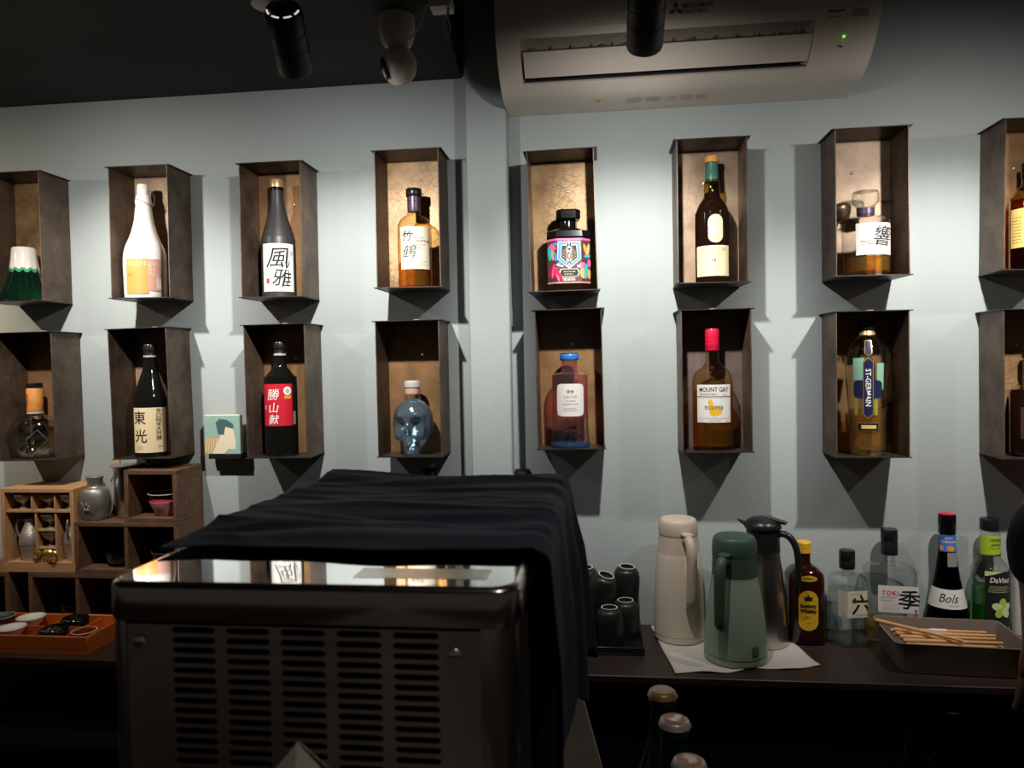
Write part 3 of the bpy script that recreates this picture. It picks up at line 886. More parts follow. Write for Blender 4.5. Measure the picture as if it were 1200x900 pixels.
def octsurf(u, v, off=0.0):
    hw, hd, ch = .0505, .0345, .020; c = hw - ch; s = ch * math.sqrt(2)
    if abs(u) <= c: return (u, -hd - off, v)
    k = min(1, (abs(u) - c) / s); sg = 1 if u > 0 else -1
    n = off / math.sqrt(2)
    return (sg * (c + ch * k + n), -hd + ch * k - n, v)
octsurf.curved = True
c0 = .0505 - .020; smax = c0 + .020 * math.sqrt(2)
lb = patch('label', t, octsurf, -smax, smax, .018, .124, mat('print_plum', (.09, .035, .04), .45), .0004, nu=36)
P = lambda pts, m, l=.0008: poly_print('print_shape', lb, octsurf, pts, m, l)
P([(-smax, .119), (smax, .119), (smax, .1235), (-smax, .1235)], 'ink_pink')
P([(-smax, .0185), (smax, .0185), (smax, .0215), (-smax, .0215)], 'pink_print')
P([(-.026, .116), (.026, .116), (.028, .075), (0, .052), (-.028, .075)], 'ink_white', .0007)
P([(-.025, .115), (.025, .115), (.027, .0755), (0, .0535), (-.027, .0755)], 'ink_blue', .0009)
P([(-.018, .108), (.018, .108), (.020, .078), (0, .060), (-.020, .078)], 'ink_white', .0010)
P([(-.0172, .107), (.0172, .107), (.0190, .0785), (0, .0612), (-.0190, .0785)], 'ink', .0011)
for k in range(18):
    a = 2 * PI * k / 18; q = .0165
    P([(.006 * math.cos(a), .086 + .008 * math.sin(a)), (q * math.cos(a - .05), .086 + q * math.sin(a - .05)), (q * math.cos(a + .05), .086 + q * math.sin(a + .05))], 'print_ochre', .0012)
patch('name_plate', lb, octsurf, -.0062, .0062, .056, .118, 'ink_white', .0013, 'stadium')
patch('name_plate', lb, octsurf, -.0054, .0054, .057, .117, 'ink', .0015, 'stadium')
letters(lb, octsurf, 'SANEHA', 0, .088, .0112, 'ink_white', .0022, vertical=True, bold=.03)
P([(-.020, .052), (.020, .052), (.024, .043), (.020, .034), (-.020, .034), (-.024, .043)], 'ink_white', .0010)
P([(-.0185, .051), (.0185, .051), (.0222, .043), (.0185, .035), (-.0185, .035), (-.0222, .043)], 'ink', .0012)
lines(lb, octsurf, -.014, .015, .037, .048, 2, 'print_ochre', .002, 4, .0015)
lines(lb, octsurf, -.020, .022, .024, .032, 2, 'ink_white', .002, 6, .0012)
def blob(cx, cz, w, h, m, a=0, l=.0014, pointy=1.0):
    pts = []
    for k in range(14):
        q = 2 * PI * k / 14; x, z = w * math.cos(q) * (pointy if abs(math.cos(q)) > .9 else 1), h * math.sin(q)
        pts.append((cx + x * math.cos(a) - z * math.sin(a), cz + x * math.sin(a) + z * math.cos(a)))
    P(pts, m, l)
blob(.042, .096, .006, .016, 'ink_orange', .5); blob(.050, .098, .005, .014, 'print_ochre', -.2, .0015); blob(.046, .082, .011, .004, 'ink_teal', .1)
blob(.030, .060, .010, .006, 'ink_pink', .5, .0016); blob(.022, .058, .004, .003, 'ink_white', .3, .0017); blob(.042, .046, .007, .018, 'ink_teal', -.1, .0016)
blob(.033, .042, .008, .014, 'ink_orange', .1, .0015); blob(.053, .066, .006, .009, 'ink_pink', 0, .0015); blob(.053, .04, .005, .012, 'ink_orange', 0, .0014)
blob(-.040, .104, .011, .007, 'ink_pink', -.6, .0016); blob(-.034, .111, .006, .004, 'ink_blue', -.3, .0017); blob(-.050, .090, .007, .018, 'ink_teal', .1, .0014)
blob(-.040, .086, .005, .014, 'ink_orange', .1, .0015); blob(-.033, .082, .004, .012, 'ink_blue', .1, .0016)
for k in range(5): blob(-.044 + .005 * k, .050 - .003 * k, .0035, .018, 'ink_pink' if k % 2 else 'capsule_red', -.5 + .25 * k, .0015 + .0001 * k)
blob(-.022, .066, .009, .002, 'ink_teal', .4, .0017); blob(-.022, .060, .009, .002, 'ink_white', -.2, .0018)
blob(-.050, .034, .006, .010, 'capsule_purple', 0, .0014)

# tall dark bottle with green neck
t = bottle('tall dark whisky bottle with green capsule, orange cork and cream labels', .270, UZ[5], 4)
pr = curve_pts([(.034, 0), (.0385, .003), (.0395, .010), (.0400, .150), (.0385, .166), (.0310, .186), (.0205, .202), (.0185, .212)], 5)
lathe_part('glass_body', pr, 'dark_amber', t, 48)
nk = curve_pts([(.0182, .2115), (.0190, .222), (.0182, .236), (.0150, .246), (.0145, .252)], 4)
lathe_part('neck', nk, 'olive_glass', t, 36)
lathe_part('capsule', [(.0158, .238), (.0160, .240), (.0158, .256), (.0163, .257), (.0155, .259), (.0150, .281), (.0135, .282)], 'capsule_green', t, 36)
lathe_part('cork', [(.0150, .2825), (.0162, .284), (.0162, .294), (.0145, .298), (.004, .2985)], 'cork_orange', t, 32)
sf = cyl(.0400)
lb = patch('label', t, sf, -.045, .040, .016, .086, 'paper_tan')
letters(lb, sf, 'LAGAVULIN', -.003, .077, .0115, 'ink_grey', spacing=1.05)
lines(lb, sf, -.024, .022, .063, .070, 2, 'ink_grey', .0009, 4)
letters(lb, sf, '16', .0, .053, .011, 'ink_red', bold=.03)
lines(lb, sf, -.030, .028, .030, .036, 2, 'ink_grey', .0008, 6)
letters(lb, sf, 'K', -.039, .052, .010, 'ink_grey')
lb = patch('upper_label', t, sf, -.013, .021, .092, .157, 'paper_tan', shape='stadium')
letters(lb, sf, 'L', .004, .147, .008, 'ink_grey')
lines(lb, sf, -.003, .012, .138, .141, 1, 'ink_gold', .0008, 3)
lines(lb, sf, -.006, .016, .100, .106, 2, 'ink_gold', .0008, 2)

# faceted decanter
t = bottle('faceted clear decanter with glass stopper and white brush-lettered label', .613, UZ[6], 26)
pr = [(.046, 0), (.0500, .004), (.0510, .010), (.0515, .122), (.0490, .131), (.0300, .138), (.0200, .142), (.0180, .146), (.0180, .158)]
MB().lathe(pr, 24).build('glass_body', 'clear_glass', t, smooth=10)
liquid(t, pr, .044, 'whisky', n=24, z0=.012)
MB().lathe([(.047, .0005), (.048, .008), (.046, .0105)], 24).build('glass_base', 'clear_glass_b', t, smooth=0)
lathe_part('neck_band', [(.0186, .141), (.0190, .143), (.0190, .155), (.0186, .157)], 'capsule_purple', t, 24, smooth=10)
lathe_part('neck_ring', [(.0192, .1565), (.0198, .158), (.0192, .1595)], 'gold_cap', t, 24)
MB().lathe([(.018, .160), (.021, .163), (.0285, .170), (.0285, .190), (.026, .196), (.010, .1968)], 24).build('stopper', 'clear_glass_b', t, smooth=10)
def faceted(u, v, off=0.0, n=24, r0=.0515):
    a = u / r0
    k = math.floor(a / (2 * PI / n) + .5) * (2 * PI / n)
    return ((r0 + off) * math.sin(a), -(r0 + off) * math.cos(a), v)
faceted.curved = True
lb = patch('label', t, faceted, -.046, .040, .046, .117, 'paper_white', .0008)
letters(lb, faceted, '響', .014, .087, .046, 'ink', shear=.2, warp=.09, bold=.004, lift=.0016)
letters(lb, faceted, 'HIBIKI', -.019, .076, .0105, 'ink_grey', spacing=1.15, lift=.0015)
lines(lb, faceted, -.034, -.006, .068, .071, 1, 'ink', .0011, 4, .0015)
lines(lb, faceted, -.030, .022, .052, .062, 2, 'ink_gold', .0008, 5, .0015)

# amber with yellow label at the edge
t = bottle('amber whisky bottle with arched shoulders and yellow bordered label', .9635, UZ[7], -4)
pr = curve_pts([(.034, 0), (.0385, .003), (.0395, .010), (.0395, .150), (.0370, .168), (.0280, .184), (.0170, .194), (.0150, .215)], 5)
lathe_part('glass_body', pr, 'amber_glass', t, 48)
liquid(t, pr, .160, 'whisky_deep')
lathe_part('cap', [(.0165, .208), (.017, .21), (.017, .238), (.0155, .242), (.004, .242)], 'black_cap', t, 32)
sf = cyl(.0395)
lb = patch('label', t, sf, -.042, .042, .052, .138, 'paper_yellow')
lines(lb, sf, -.038, -.010, .060, .122, 9, 'ink_brown', .0012, 6)
letters(lb, sf, '山崎', .012, .096, .024, 'ink', vertical=True)

# --- lower row
t = bottle('round clear glass bottle with orange neck label and black cap', -1.473, LZ[0], 0, turn=.3)
pr = curve_pts([(.034, 0), (.044, .002), (.059, .020), (.0670, .045), (.0650, .068), (.0510, .095), (.0300, .109), (.0205, .114), (.0185, .122)], 6)
lathe_part('glass_body', pr, glass('ball_glass', (.96, .97, .95), 1.0, .13, edge=(.35, .34, .30)), t, 56, sy=.74)
lathe_part('inner_wall', [(r - .0035, z) for r, z in pr if .003 < z < .112], glass('ball_inner', (.98, .98, .97), .9, .08, edge=(.55, .54, .5)), t, 56, sy=.74)
rk = [(.044, .0, .005), (-.002, .034, .005), (-.042, .004, .005), (.004, -.036, .005), (.002, .003, .072), (.024, .006, .046), (-.020, -.012, .048)]
MB().add(rk, [(0, 1, 5), (1, 4, 5), (0, 5, 3), (5, 4, 3), (1, 2, 4), (2, 6, 4), (2, 3, 6), (6, 3, 4), (3, 2, 1, 0)]).build('glass_mountain', 'clear_glass_b', t, smooth=0)
for i0, i1 in ((4, 5), (5, 0), (4, 6), (6, 2), (5, 3), (6, 3)):
    MB().tube([rk[i0], rk[i1]], .0008, 6).build('mountain_ridge', glass('ridge_glass', (.9, .88, .82), .6, .35, rough=.25), t)
lathe_part('glass_base', [(.028, .0006), (.041, .003), (.046, .007), (.030, .0085)], 'clear_glass_b', t, 40, sy=.74)
lathe_part('neck_label', [(.0188, .1205), (.0192, .1215), (.0192, .181), (.0186, .182)], 'paper_orange', t, 36)
letters(t, cyl(.0192), 'VIEGE', -.012, .151, .0125, 'ink_brown', turn=90, lift=.0006)
lathe_part('cap', [(.0185, .183), (.0195, .184), (.0195, .194), (.018, .196), (.004, .196)], 'black_cap', t, 32)
lathe_part('neck_ring', [(.0190, .1155), (.0196, .1160), (.0196, .1195), (.0190, .120)], 'silver_cap', t, 32)

t = bottle('glossy black sake bottle with tan label and bold black characters', -1.146, LZ[1], -8)
pr = curve_pts([(.037, 0), (.0415, .003), (.0430, .010), (.0430, .135), (.0395, .160), (.0290, .192), (.0180, .225), (.0150, .250), (.0148, .262)], 5)
lathe_part('glass_body', pr, 'sake_black', t, 48)
lathe_part('cap', [(.0150, .258), (.0158, .259), (.0150, .262), (.0150, .270), (.0164, .271), (.0164, .284), (.0150, .287), (.004, .287)], 'black_cap', t, 32)
lathe_part('neck_ring', [(.0152, .2535), (.0160, .2545), (.0160, .2575), (.0152, .258)], 'silver_cap', t, 32)
sf = cyl(.0430)
lb = patch('label', t, sf, -.044, .047, .012, .126, 'paper_tan')
letters(lb, sf, '東', -.022, .101, .036, 'ink', warp=.03, bold=.004)
letters(lb, sf, '光', -.020, .055, .036, 'ink', warp=.03, bold=.004)
letters(lb, sf, '辛口純米大吟醸', .025, .084, .0125, 'ink', vertical=True, wide=1.15)
lines(lb, sf, -.032, -.010, .020, .030, 2, 'ink_gold', .0010, 6)
lines(lb, sf, .022, .034, .024, .030, 1, 'ink', .0016, 7)

t = bottle('dark glass sake bottle with red label and white brush characters', -.797, LZ[2], -5)
pr = curve_pts([(.036, 0), (.0395, .003), (.0405, .010), (.0405, .180), (.0375, .196), (.0270, .210), (.0170, .222), (.0140, .236), (.0135, .262)], 5)
lathe_part('glass_body', pr, 'sake_black', t, 48)
lathe_part('cap', [(.0140, .256), (.0150, .257), (.0138, .261), (.0138, .268), (.0155, .269), (.0155, .282), (.014, .285), (.004, .285)], 'black_cap', t, 32)
lathe_part('neck_ring', [(.0142, .250), (.0152, .251), (.0152, .255), (.0142, .2556)], 'silver_cap', t, 32)
sf = cyl(.0405)
lb = patch('label', t, sf, -.046, .035, .076, .180, 'paper_red')
letters(lb, sf, '勝', -.014, .154, .031, 'ink_white', shear=.15, warp=.07, bold=.006)
letters(lb, sf, '山', -.013, .121, .028, 'ink_white', shear=.15, warp=.08, bold=.006)
letters(lb, sf, '献', -.013, .092, .026, 'ink_white', shear=.15, warp=.07, bold=.006)
letters(lb, sf, '純米', -.036, .122, .0065, 'ink_white', vertical=True)
lines(lb, sf, -.038, .006, .1725, .1755, 1, 'ink_gold', .001, 2)
patch('medal', lb, sf, .012, .032, .152, .173, 'ink_white', .0009, 'oval')
patch('medal', lb, sf, .017, .027, .157, .168, 'silver_cap', .0012, 'oval')
patch('award', lb, sf, .014, .031, .143, .151, 'ink_orange', .0009)
patch('side_label', t, sf, .037, .046, .112, .176, 'ink', .0006)
patch('side_label', t, sf, .037, .046, .078, .111, 'ink_grey', .0006)

# skull
m, nt, b = nodes_of('iridescent_glass')
b.inputs['Base Color'].default_value = (.40, .56, .68, 1); b.inputs['Metallic'].default_value = .8; b.inputs['Roughness'].default_value = .10
b.inputs['Thin Film Thickness'].default_value = 430; b.inputs['Thin Film IOR'].default_value = 1.6; b.inputs['Coat Weight'].default_value = .6
co_ = obj_coords(nt)
nb_ = nt.nodes.new('ShaderNodeTexNoise'); nb_.inputs['Scale'].default_value = 75; nt.links.new(co_, nb_.inputs['Vector'])
bp_ = nt.nodes.new('ShaderNodeBump'); bp_.inputs['Strength'].default_value = .9; bp_.inputs['Distance'].default_value = .002
nt.links.new(nb_.outputs['Fac'], bp_.inputs['Height']); nt.links.new(bp_.outputs[0], b.inputs['Normal']); nt.links.new(bp_.outputs[0], b.inputs['Coat Normal'])
b.inputs['Coat Weight'].default_value = 1.0; b.inputs['Coat Roughness'].default_value = .08
out = nt.nodes['Material Output']
trn = nt.nodes.new('ShaderNodeBsdfTransparent'); trn.inputs[0].default_value = (.75, .88, .95, 1)
mx = nt.nodes.new('ShaderNodeMixShader'); mx.inputs[0].default_value = .66
nt.links.new(trn.outputs[0], mx.inputs[1]); nt.links.new(b.outputs[0], mx.inputs[2]); nt.links.new(mx.outputs[0], out.inputs['Surface'])
M['iridescent_glass'] = m
t = bottle('iridescent glass skull-shaped bottle with silver cap', -.457, LZ[3], -18, y=-.056)
bm = bmesh.new(); bmesh.ops.create_icosphere(bm, subdivisions=5, radius=1)
def g(x, y, z, cx, cy, cz, s): return math.exp(-((x - cx) ** 2 + (y - cy) ** 2 + (z - cz) ** 2) / (s * s))
for v in bm.verts:
    x, y, z = v.co
    lowk = min(1, max(0, (-.05 - z) / .75))
    w = 1.0 - .34 * lowk ** 1.2                       # jaw narrower than the cranium
    d = 1.0 - (.50 * lowk if y > 0 else .10 * lowk)   # back of the head cut in under
    sc = 1.0
    sc -= .40 * (g(x, y, z, -.40, -.88, -.06, .21) + g(x, y, z, .40, -.88, -.06, .21))      # eye sockets
    sc += .13 * (g(x, y, z, -.42, -.88, .24, .20) + g(x, y, z, .42, -.88, .24, .20))        # brow ridge
    sc += .10 * g(x, y, z, 0, -.97, -.12, .13)                                               # nose bridge
    sc -= .30 * (g(x, y, z, -.07, -.92, -.36, .11) + g(x, y, z, .07, -.92, -.36, .11))       # nose holes
    sc += .22 * (g(x, y, z, -.66, -.66, -.34, .18) + g(x, y, z, .66, -.66, -.34, .18))       # cheekbones
    sc -= .10 * (g(x, y, z, -.85, -.45, .05, .25) + g(x, y, z, .85, -.45, .05, .25))         # temples
    sc += .10 * (g(x, y, z, -.95, -.1, -.30, .14) + g(x, y, z, .95, -.1, -.30, .14))         # ear ridge
    sc -= .20 * (g(x, y, z, -.62, -.50, -.64, .22) + g(x, y, z, .62, -.50, -.64, .22))       # hollow cheeks
    sc += .20 * g(x, y, z, 0, -.80, -.60, .30)                                               # mouth
    if y < -.25 and -.80 < z < -.44 and abs(x) < .48:
        sc += .035 * math.cos(x * 40) - .08 * math.exp(-((z + .61) / .03) ** 2)              # teeth
    sc += .22 * (g(x, y, z, -.42, -.45, -.84, .22) + g(x, y, z, .42, -.45, -.84, .22) + g(x, y, z, 0, -.60, -.86, .25))   # jaw and chin
    X, Y2, Z = x * w * sc * .0505, y * d * sc * .047, z * sc
    Z = Z * .058 if Z > 0 else Z * .090
    v.co = (X, Y2, max(.0, Z + .080))
MB().bm(bm).build('glass_skull', 'iridescent_glass', t, smooth=60)
lathe_part('neck', curve_pts([(.022, .134), (.018, .140), (.0165, .146), (.0165, .150)], 3), 'clear_glass_b', t, 32)
lathe_part('neck_label', [(.0178, .148), (.0182, .149), (.0182, .162), (.0178, .163)], 'pink_print', t, 32)
lines(t, cyl(.0182), -.02, .02, .150, .161, 3, 'paper_cream', .0016, 5, .0006)
lathe_part('cap', [(.0190, .1635), (.0205, .165), (.0208, .176), (.0195, .181), (.004, .182)], 'silver_cap', t, 36)

# pink and blue
t = bottle('pink-tinted glass gin bottle with blue top and white label', -.069, LZ[4], 0)
pr = [(.040, 0), (.0455, .002), (.0465, .008), (.0440, .030), (.0425, .100), (.0430, .168), (.0420, .173), (.0380, .1755), (.0220, .178), (.0195, .182)]
MB().lathe([p for p in pr if p[1] <= .070] + [(.0428, .0702)], 48).build('glass_base', 'blue_glass', t, smooth=35)
MB().lathe([(.0428, .0704)] + [p for p in pr if p[1] > .071], 48).build('glass_body', 'pink_glass', t, smooth=35)
lathe_part('punt', curve_pts([(.034, .004), (.030, .022), (.018, .036), (.003, .041)], 5), 'clear_glass_b', t, 40)
lathe_part('base_ring', [(.044, .001), (.0475, .003), (.0475, .009), (.044, .012)], glass('base_blue', (.35, .58, .95), .9, .10, edge=(.04, .15, .6), glow=.12), t, 48)
nk = []
for k in range(17):
    z = .180 + .026 * k / 16; nk.append((.0188 + .0012 * math.sin(k * 2.4), z))
lathe_part('neck', nk, 'pink_glass', t, 32)
lathe_part('stopper', curve_pts([(.0185, .2065), (.0225, .209), (.0228, .219), (.0205, .2235), (.0215, .2245), (.004, .225)], 3), 'cap_blue', t, 36)
sf = cyl(.0428)
lb = patch('label', t, sf, -.033, .036, .075, .152, 'paper_white', shape='round', pw=9)
letters(lb, sf, '浮世', .001, .133, .009, 'ink', warp=.05)
letters(lb, sf, 'UKIYO', .001, .121, .0090, 'ink_grey', spacing=1.25)
letters(lb, sf, 'JAPANESE', .001, .111, .0050, 'ink_grey', spacing=1.1)
letters(lb, sf, 'BLOSSOM GIN', .001, .104, .0055, 'ink_grey', spacing=1.1)
lines(lb, sf, -.018, .022, .086, .096, 3, 'ink_grey', .0008, 6)

# rum
t = bottle('amber rum bottle with bright red cap and two white labels', .267, LZ[5], 2)
pr = curve_pts([(.040, 0), (.0450, .003), (.0462, .012), (.0462, .150), (.0445, .168), (.0370, .186), (.0220, .198), (.0155, .208), (.0150, .232)], 5)
lathe_part('glass_body', pr, 'amber_glass', t, 48, sy=.86)
MB().lathe([(r - .0025, z) for r, z in pr if .008 < z < .136] + [(.0435, .138)], 44, sy=.86).build('liquid', 'rum', t)
lathe_part('glass_base', [(.039, .0006), (.0445, .004), (.0445, .008), (.038, .010)], 'clear_glass_b', t, 48, sy=.86)
lathe_part('cap', [(.0160, .233), (.0166, .234), (.0166, .252), (.0159, .2525), (.0159, .254), (.0166, .2545), (.0166, .262), (.0160, .2625), (.0160, .264), (.0166, .2645), (.0164, .282), (.0155, .284), (.004, .284)], 'capsule_red', t, 36)
letters(t, cyl(.0166), 'MOUNT GAY', 0, .243, .0058, 'ink', lift=.0005)
def ell(u, v, off=0.0):
    a = u / .0462; return ((.0462 + off) * math.sin(a), -(.0462 * .86 + off) * math.cos(a), v)
ell.curved = True
lb = patch('upper_label', t, ell, -.041, .044, .127, .154, 'paper_white')
letters(lb, ell, 'MOUNT GAY', .001, .1425, .0145, 'ink', wide=.80, bold=.014)
letters(lb, ell, 'Barbados Rum', -.012, .132, .0068, 'ink')
letters(lb, ell, '1703', .025, .1305, .0055, 'ink_red')
lb = patch('label', t, ell, -.041, .044, .066, .125, 'paper_white')
poly_print('print_shape', lb, ell, [(-.010, .120), (-.004, .118), (.000, .106), (.006, .100), (.016, .099), (.020, .094), (.016, .086), (.004, .081), (-.006, .083), (-.010, .090), (-.008, .104), (-.013, .113)], 'cap_yellow', .0009)
letters(lb, ell, 'ECLIPSE', .001, .101, .0118, 'ink', spacing=1.05, lift=.0013)
lines(lb, ell, -.036, -.020, .0685, .0715, 1, 'ink_grey', .001, 6)
lines(lb, ell, -.012, .018, .067, .073, 2, 'ink_grey', .0008, 7)
lines(lb, ell, .030, .040, .0685, .0715, 1, 'ink_grey', .001, 8)
for v in (.0755, .1225): poly_print('print_rule', lb, ell, [(-.037, v), (.040, v), (.040, v + .0006), (-.037, v + .0006)], 'ink_grey', .0009)

# tall flared clear
t = bottle('tall flared octagonal clear liqueur bottle with navy vertical name band', .615, LZ[6], 0)
pr = [(.038, 0), (.0405, .003), (.0405, .012), (.0395, .060), (.0425, .140), (.0475, .200), (.0485, .218), (.0465, .236), (.0395, .255), (.0270, .270), (.0170, .276), (.0160, .284)]
MB().lathe(pr, 16, flute=.018, nf=8).build('glass_body', 'clear_glass_b', t, smooth=50)
MB().lathe([(r - .003, z) for r, z in pr if .010 < z < .10] + [(.0378, .104)], 16, flute=.018, nf=8).build('liquid', 'pale_whisky', t, smooth=50)
MB().lathe([(.036, .0006), (.0395, .004), (.0395, .016), (.034, .018)], 16).build('glass_base', 'clear_glass_b', t, smooth=10)
lathe_part('collar', [(.0172, .272), (.0185, .274), (.0150, .284)], 'ink_gold', t, 24)
lathe_part('cap', [(.0165, .285), (.0175, .287), (.0175, .306), (.015, .309), (.004, .309)], 'black_cap', t, 24)
def flare(v):
    for a, b2 in zip(pr, pr[1:]):
        if a[1] <= v <= b2[1]: return a[0] + (b2[0] - a[0]) * (v - a[1]) / max(1e-6, b2[1] - a[1])
    return .04
sfl = cyl(lambda v: flare(v) * 1.02)
lb = patch('side_label', t, sfl, -.032, .030, .130, .172, 'ink_navy', .0008, 'round', pw=5)
lb2 = patch('back_print', t, sfl, -.033, -.008, .172, .222, mat('pale_green_print', (.25, .50, .36), .5), .0006)
patch('back_print', t, sfl, .018, .034, .150, .210, M['pale_green_print'], .0005)
for u in (-.030, -.012, .012): patch('print_bar', t, sfl, u, u + .008, .092, .130, mat('olive_print', (.30, .30, .04), .5), .0006, 'stadium')
def band(name, hw, z0, z1, m, l): 
    return poly_print(name, t, sfl, [(-hw, z0 + hw), (0, z0), (hw, z0 + hw), (hw, z1 - hw), (0, z1), (-hw, z1 - hw)], m, l)
nb = band('name_band', .0105, .084, .224, 'ink_gold', .0012)
nb2 = band('name_band', .0088, .087, .221, 'ink_navy', .0016)
letters(nb2, sfl, 'ST-GERMAIN', 0, .155, .0150, 'ink_white', turn=-90, bold=.015, lift=.0024, spacing=1.0)
tb = poly_print('neck_badge', t, sfl, [(-.008, .232), (-.0065, .262), (.0065, .262), (.008, .232), (0, .226)], 'ink_gold', .0012)
poly_print('neck_badge', t, sfl, [(-.0066, .233), (-.0052, .2605), (.0052, .2605), (.0066, .233), (0, .2285)], 'ink_navy', .0016)
lb = poly_print('strength_label', t, sfl, [(-.026, .066), (-.020, .057), (.022, .057), (.022, .075), (-.020, .075)], 'ink_gold', .0008)
poly_print('strength_label', t, sfl, [(-.0248, .066), (-.0195, .0578), (.0212, .0578), (.0212, .0742), (-.0195, .0742)], 'ink', .0012)
patch('strength_label', t, sfl, -.014, .016, .062, .070, 'paper_yellow', .0016)

# black square bottle at the edge
t = bottle('black square-shouldered bottle with ribbed amber neck', .9665, LZ[7], 0)
pr = [(.036, 0, 5), (.0405, .003, 5), (.0415, .010, 5), (.0415, .142, 5), (.0395, .149, 5), (.0220, .152, 4), (.0165, .156, 2.5), (.0150, .165, 2)]
lathe_part('glass_body', pr, 'dark_amber', t, 48)
nk = [(.0150, .1655)]
for k in range(13): nk.append((.0150 + (.0015 if k % 2 else 0), .168 + .05 * k / 12))
lathe_part('neck', nk, 'amber_glass', t, 32)
lathe_part('cap', [(.017, .2185), (.018, .22), (.018, .246), (.0165, .25), (.004, .25)], 'black_cap', t, 32)
patch('label', t, flat(.0416), -.022, .036, .040, .11, mat('dark_label', (.05, .02, .012), .5), .0006)

# ------------------------------------------------------------------ crates at the left end of the counter
def crate(name, label, x0, x1, z0, z1, depth, wood, back, th=.011, y_back=-.004, wide_bottom=None):
    t = thing(name, label, 'crate', (x0, y_back, z0 + .0004))
    w, h = x1 - x0, z1 - z0 - .0006
    MB().box(0, w, -depth, 0, 0, wide_bottom or th, .0008).build('bottom_board', wood, t)
    MB().box(0, w, -depth, 0, h - th, h, .0008).build('top_board', wood, t)
    MB().box(0, th, -depth, 0, (wide_bottom or th) + .0002, h - th - .0002, .0008).build('side_board', wood, t)
    MB().box(w - th, w, -depth, 0, (wide_bottom or th) + .0002, h - th - .0002, .0008).build('side_board', wood, t)
    MB().box(th + .0002, w - th - .0002, -.006, -.001, (wide_bottom or th) + .0002, h - th - .0002).build('back_board', back, t)
    return t
DC = .124
c = crate('wooden_crate', 'dark brown wooden crate in the bottom row under the light wood cup cabinet', -1.452, -1.042, CZ, .988, DC, 'crate_dark', 'crate_back')
for x in (-1.318, -1.181):
    MB().box(x + 1.452 - .005, x + 1.452 + .005, -DC + .001, -.007, .0112, .1282).build('divider', 'crate_dark', c)
crate('wooden_crate', 'dark brown wooden crate standing left of the bottom-row crate', -1.73, -1.507, CZ, .9885, DC, 'crate_dark', 'crate_back')
c = crate('wooden_crate', 'dark brown two-cell crate in the middle row holding black bowls', -1.3205, -1.042, .9882, 1.119, DC, 'crate_dark', 'crate_back')
MB().box(.1345, .1445, -DC + .001, -.007, .0112, .118).build('divider', 'crate_dark', c)
c = crate('wooden_crate', 'dark brown open cube crate holding the pink glass bowl', -1.1815, -1.042, 1.1192, 1.250, DC, 'crate_dark', 'crate_back')
LX0, LX1, LZ0, LZ1, LD = -1.523, -1.3215, .9886, 1.203, .122
c = crate('cup_cabinet', 'light wood cabinet divided into cells for silver cups and jugs', LX0, LX1, LZ0, LZ1, LD, 'crate_light', 'crate_light', .010, wide_bottom=.026)
def cell(name, x0, x1, y0, z0, z1): MB().box(x0 - LX0, x1 - LX0, y0, -.0065, z0 - LZ0, z1 - LZ0, .0005).build(name, 'crate_light', c)
cell('shelf_board', LX0 + .0105, LX1 - .0105, -LD + .004, 1.141, 1.147)
cell('divider', -1.4435, -1.4385, -LD + .006, 1.1472, 1.1915); cell('divider', -1.3800, -1.3750, -LD + .006, 1.1472, 1.1915)
cell('divider', -1.4340, -1.4290, -LD + .006, 1.0152, 1.1408); cell('divider', -1.3790, -1.3740, -LD + .006, 1.0152, 1.1408)
cell('shelf_board', -1.4288, -1.3792, -LD + .008, 1.092, 1.097); cell('shelf_board', -1.4288, -1.3792, -LD + .008, 1.046, 1.051)

gob = curve_pts([(.0125, 0), (.0135, .0015), (.006, .005), (.0045, .012), (.009, .017), (.018, .024), (.0225, .034), (.0232, .0375), (.0222, .0375), (.016, .026), (.001, .020)], 4)
GOB = thing('sake_cup', '', 'cup', (-1.478, -.075, 1.1475), 0, 'silver cups in the wood cabinet')
lathe_part('bowl', gob[12:], 'pewter_smooth', GOB, 28, cap=False); lathe_part('foot', gob[:13], 'pewter_smooth', GOB, 24)
gl = ['silver stemmed sake cup in the upper cell nearest the jug with the visible handle', 'silver stemmed sake cup in the middle upper cell of the cabinet', 'silver stemmed sake cup in the upper cell nearest the pewter vase',
      'silver stemmed sake cup on the higher shelf of the cabinet middle column', 'silver stemmed sake cup on the lower shelf of the cabinet middle column']
gp = [(-1.478, -.101, 1.1475), (-1.409, -.096, 1.1475), (-1.349, -.101, 1.1475), (-1.404, -.100, 1.0975), (-1.404, -.100, 1.0515)]
for i, p in enumerate(gp):
    o = GOB if i == 0 else copy_tree(GOB)
    o.location = p; o['label'] = gl[i]
    if i >= 3: o.scale = (1, 1, .98)

def jug(label, x, y, z, rz):
    t = thing('sake_jug', label, 'jug', (x, y, z), R(rz), 'pewter jugs in the wood cabinet')
    lathe_part('body', curve_pts([(.016, 0), (.019, .003), (.0235, .025), (.0262, .046), (.0232, .066), (.0150, .086), (.0115, .097), (.0120, .104), (.0132, .107)], 4), 'pewter', t, 32)
    lathe_part('rim', [(.0128, .1065), (.0138, .1075), (.0128, .1085)], 'pewter_smooth', t, 28)
    lathe_part('band', [(.0264, .040), (.0268, .0415), (.0264, .043)], 'pewter_smooth', t, 32)
    MB().tube(curve_pts([(-.0115, 0, .100), (-.026, 0, .104), (-.034, 0, .088), (-.032, 0, .068), (-.0235, 0, .056)], 5), .0032, 8).build('handle', 'pewter_smooth', t)
    return t
jug('hammered pewter jug with handle in the cell beside the gold rests', -1.466, -.097, 1.0152, 10)
jug('hammered pewter jug half hidden behind the cabinet side board', -1.3527, -.092, 1.0152, 100).scale = (.76, .76, 1)
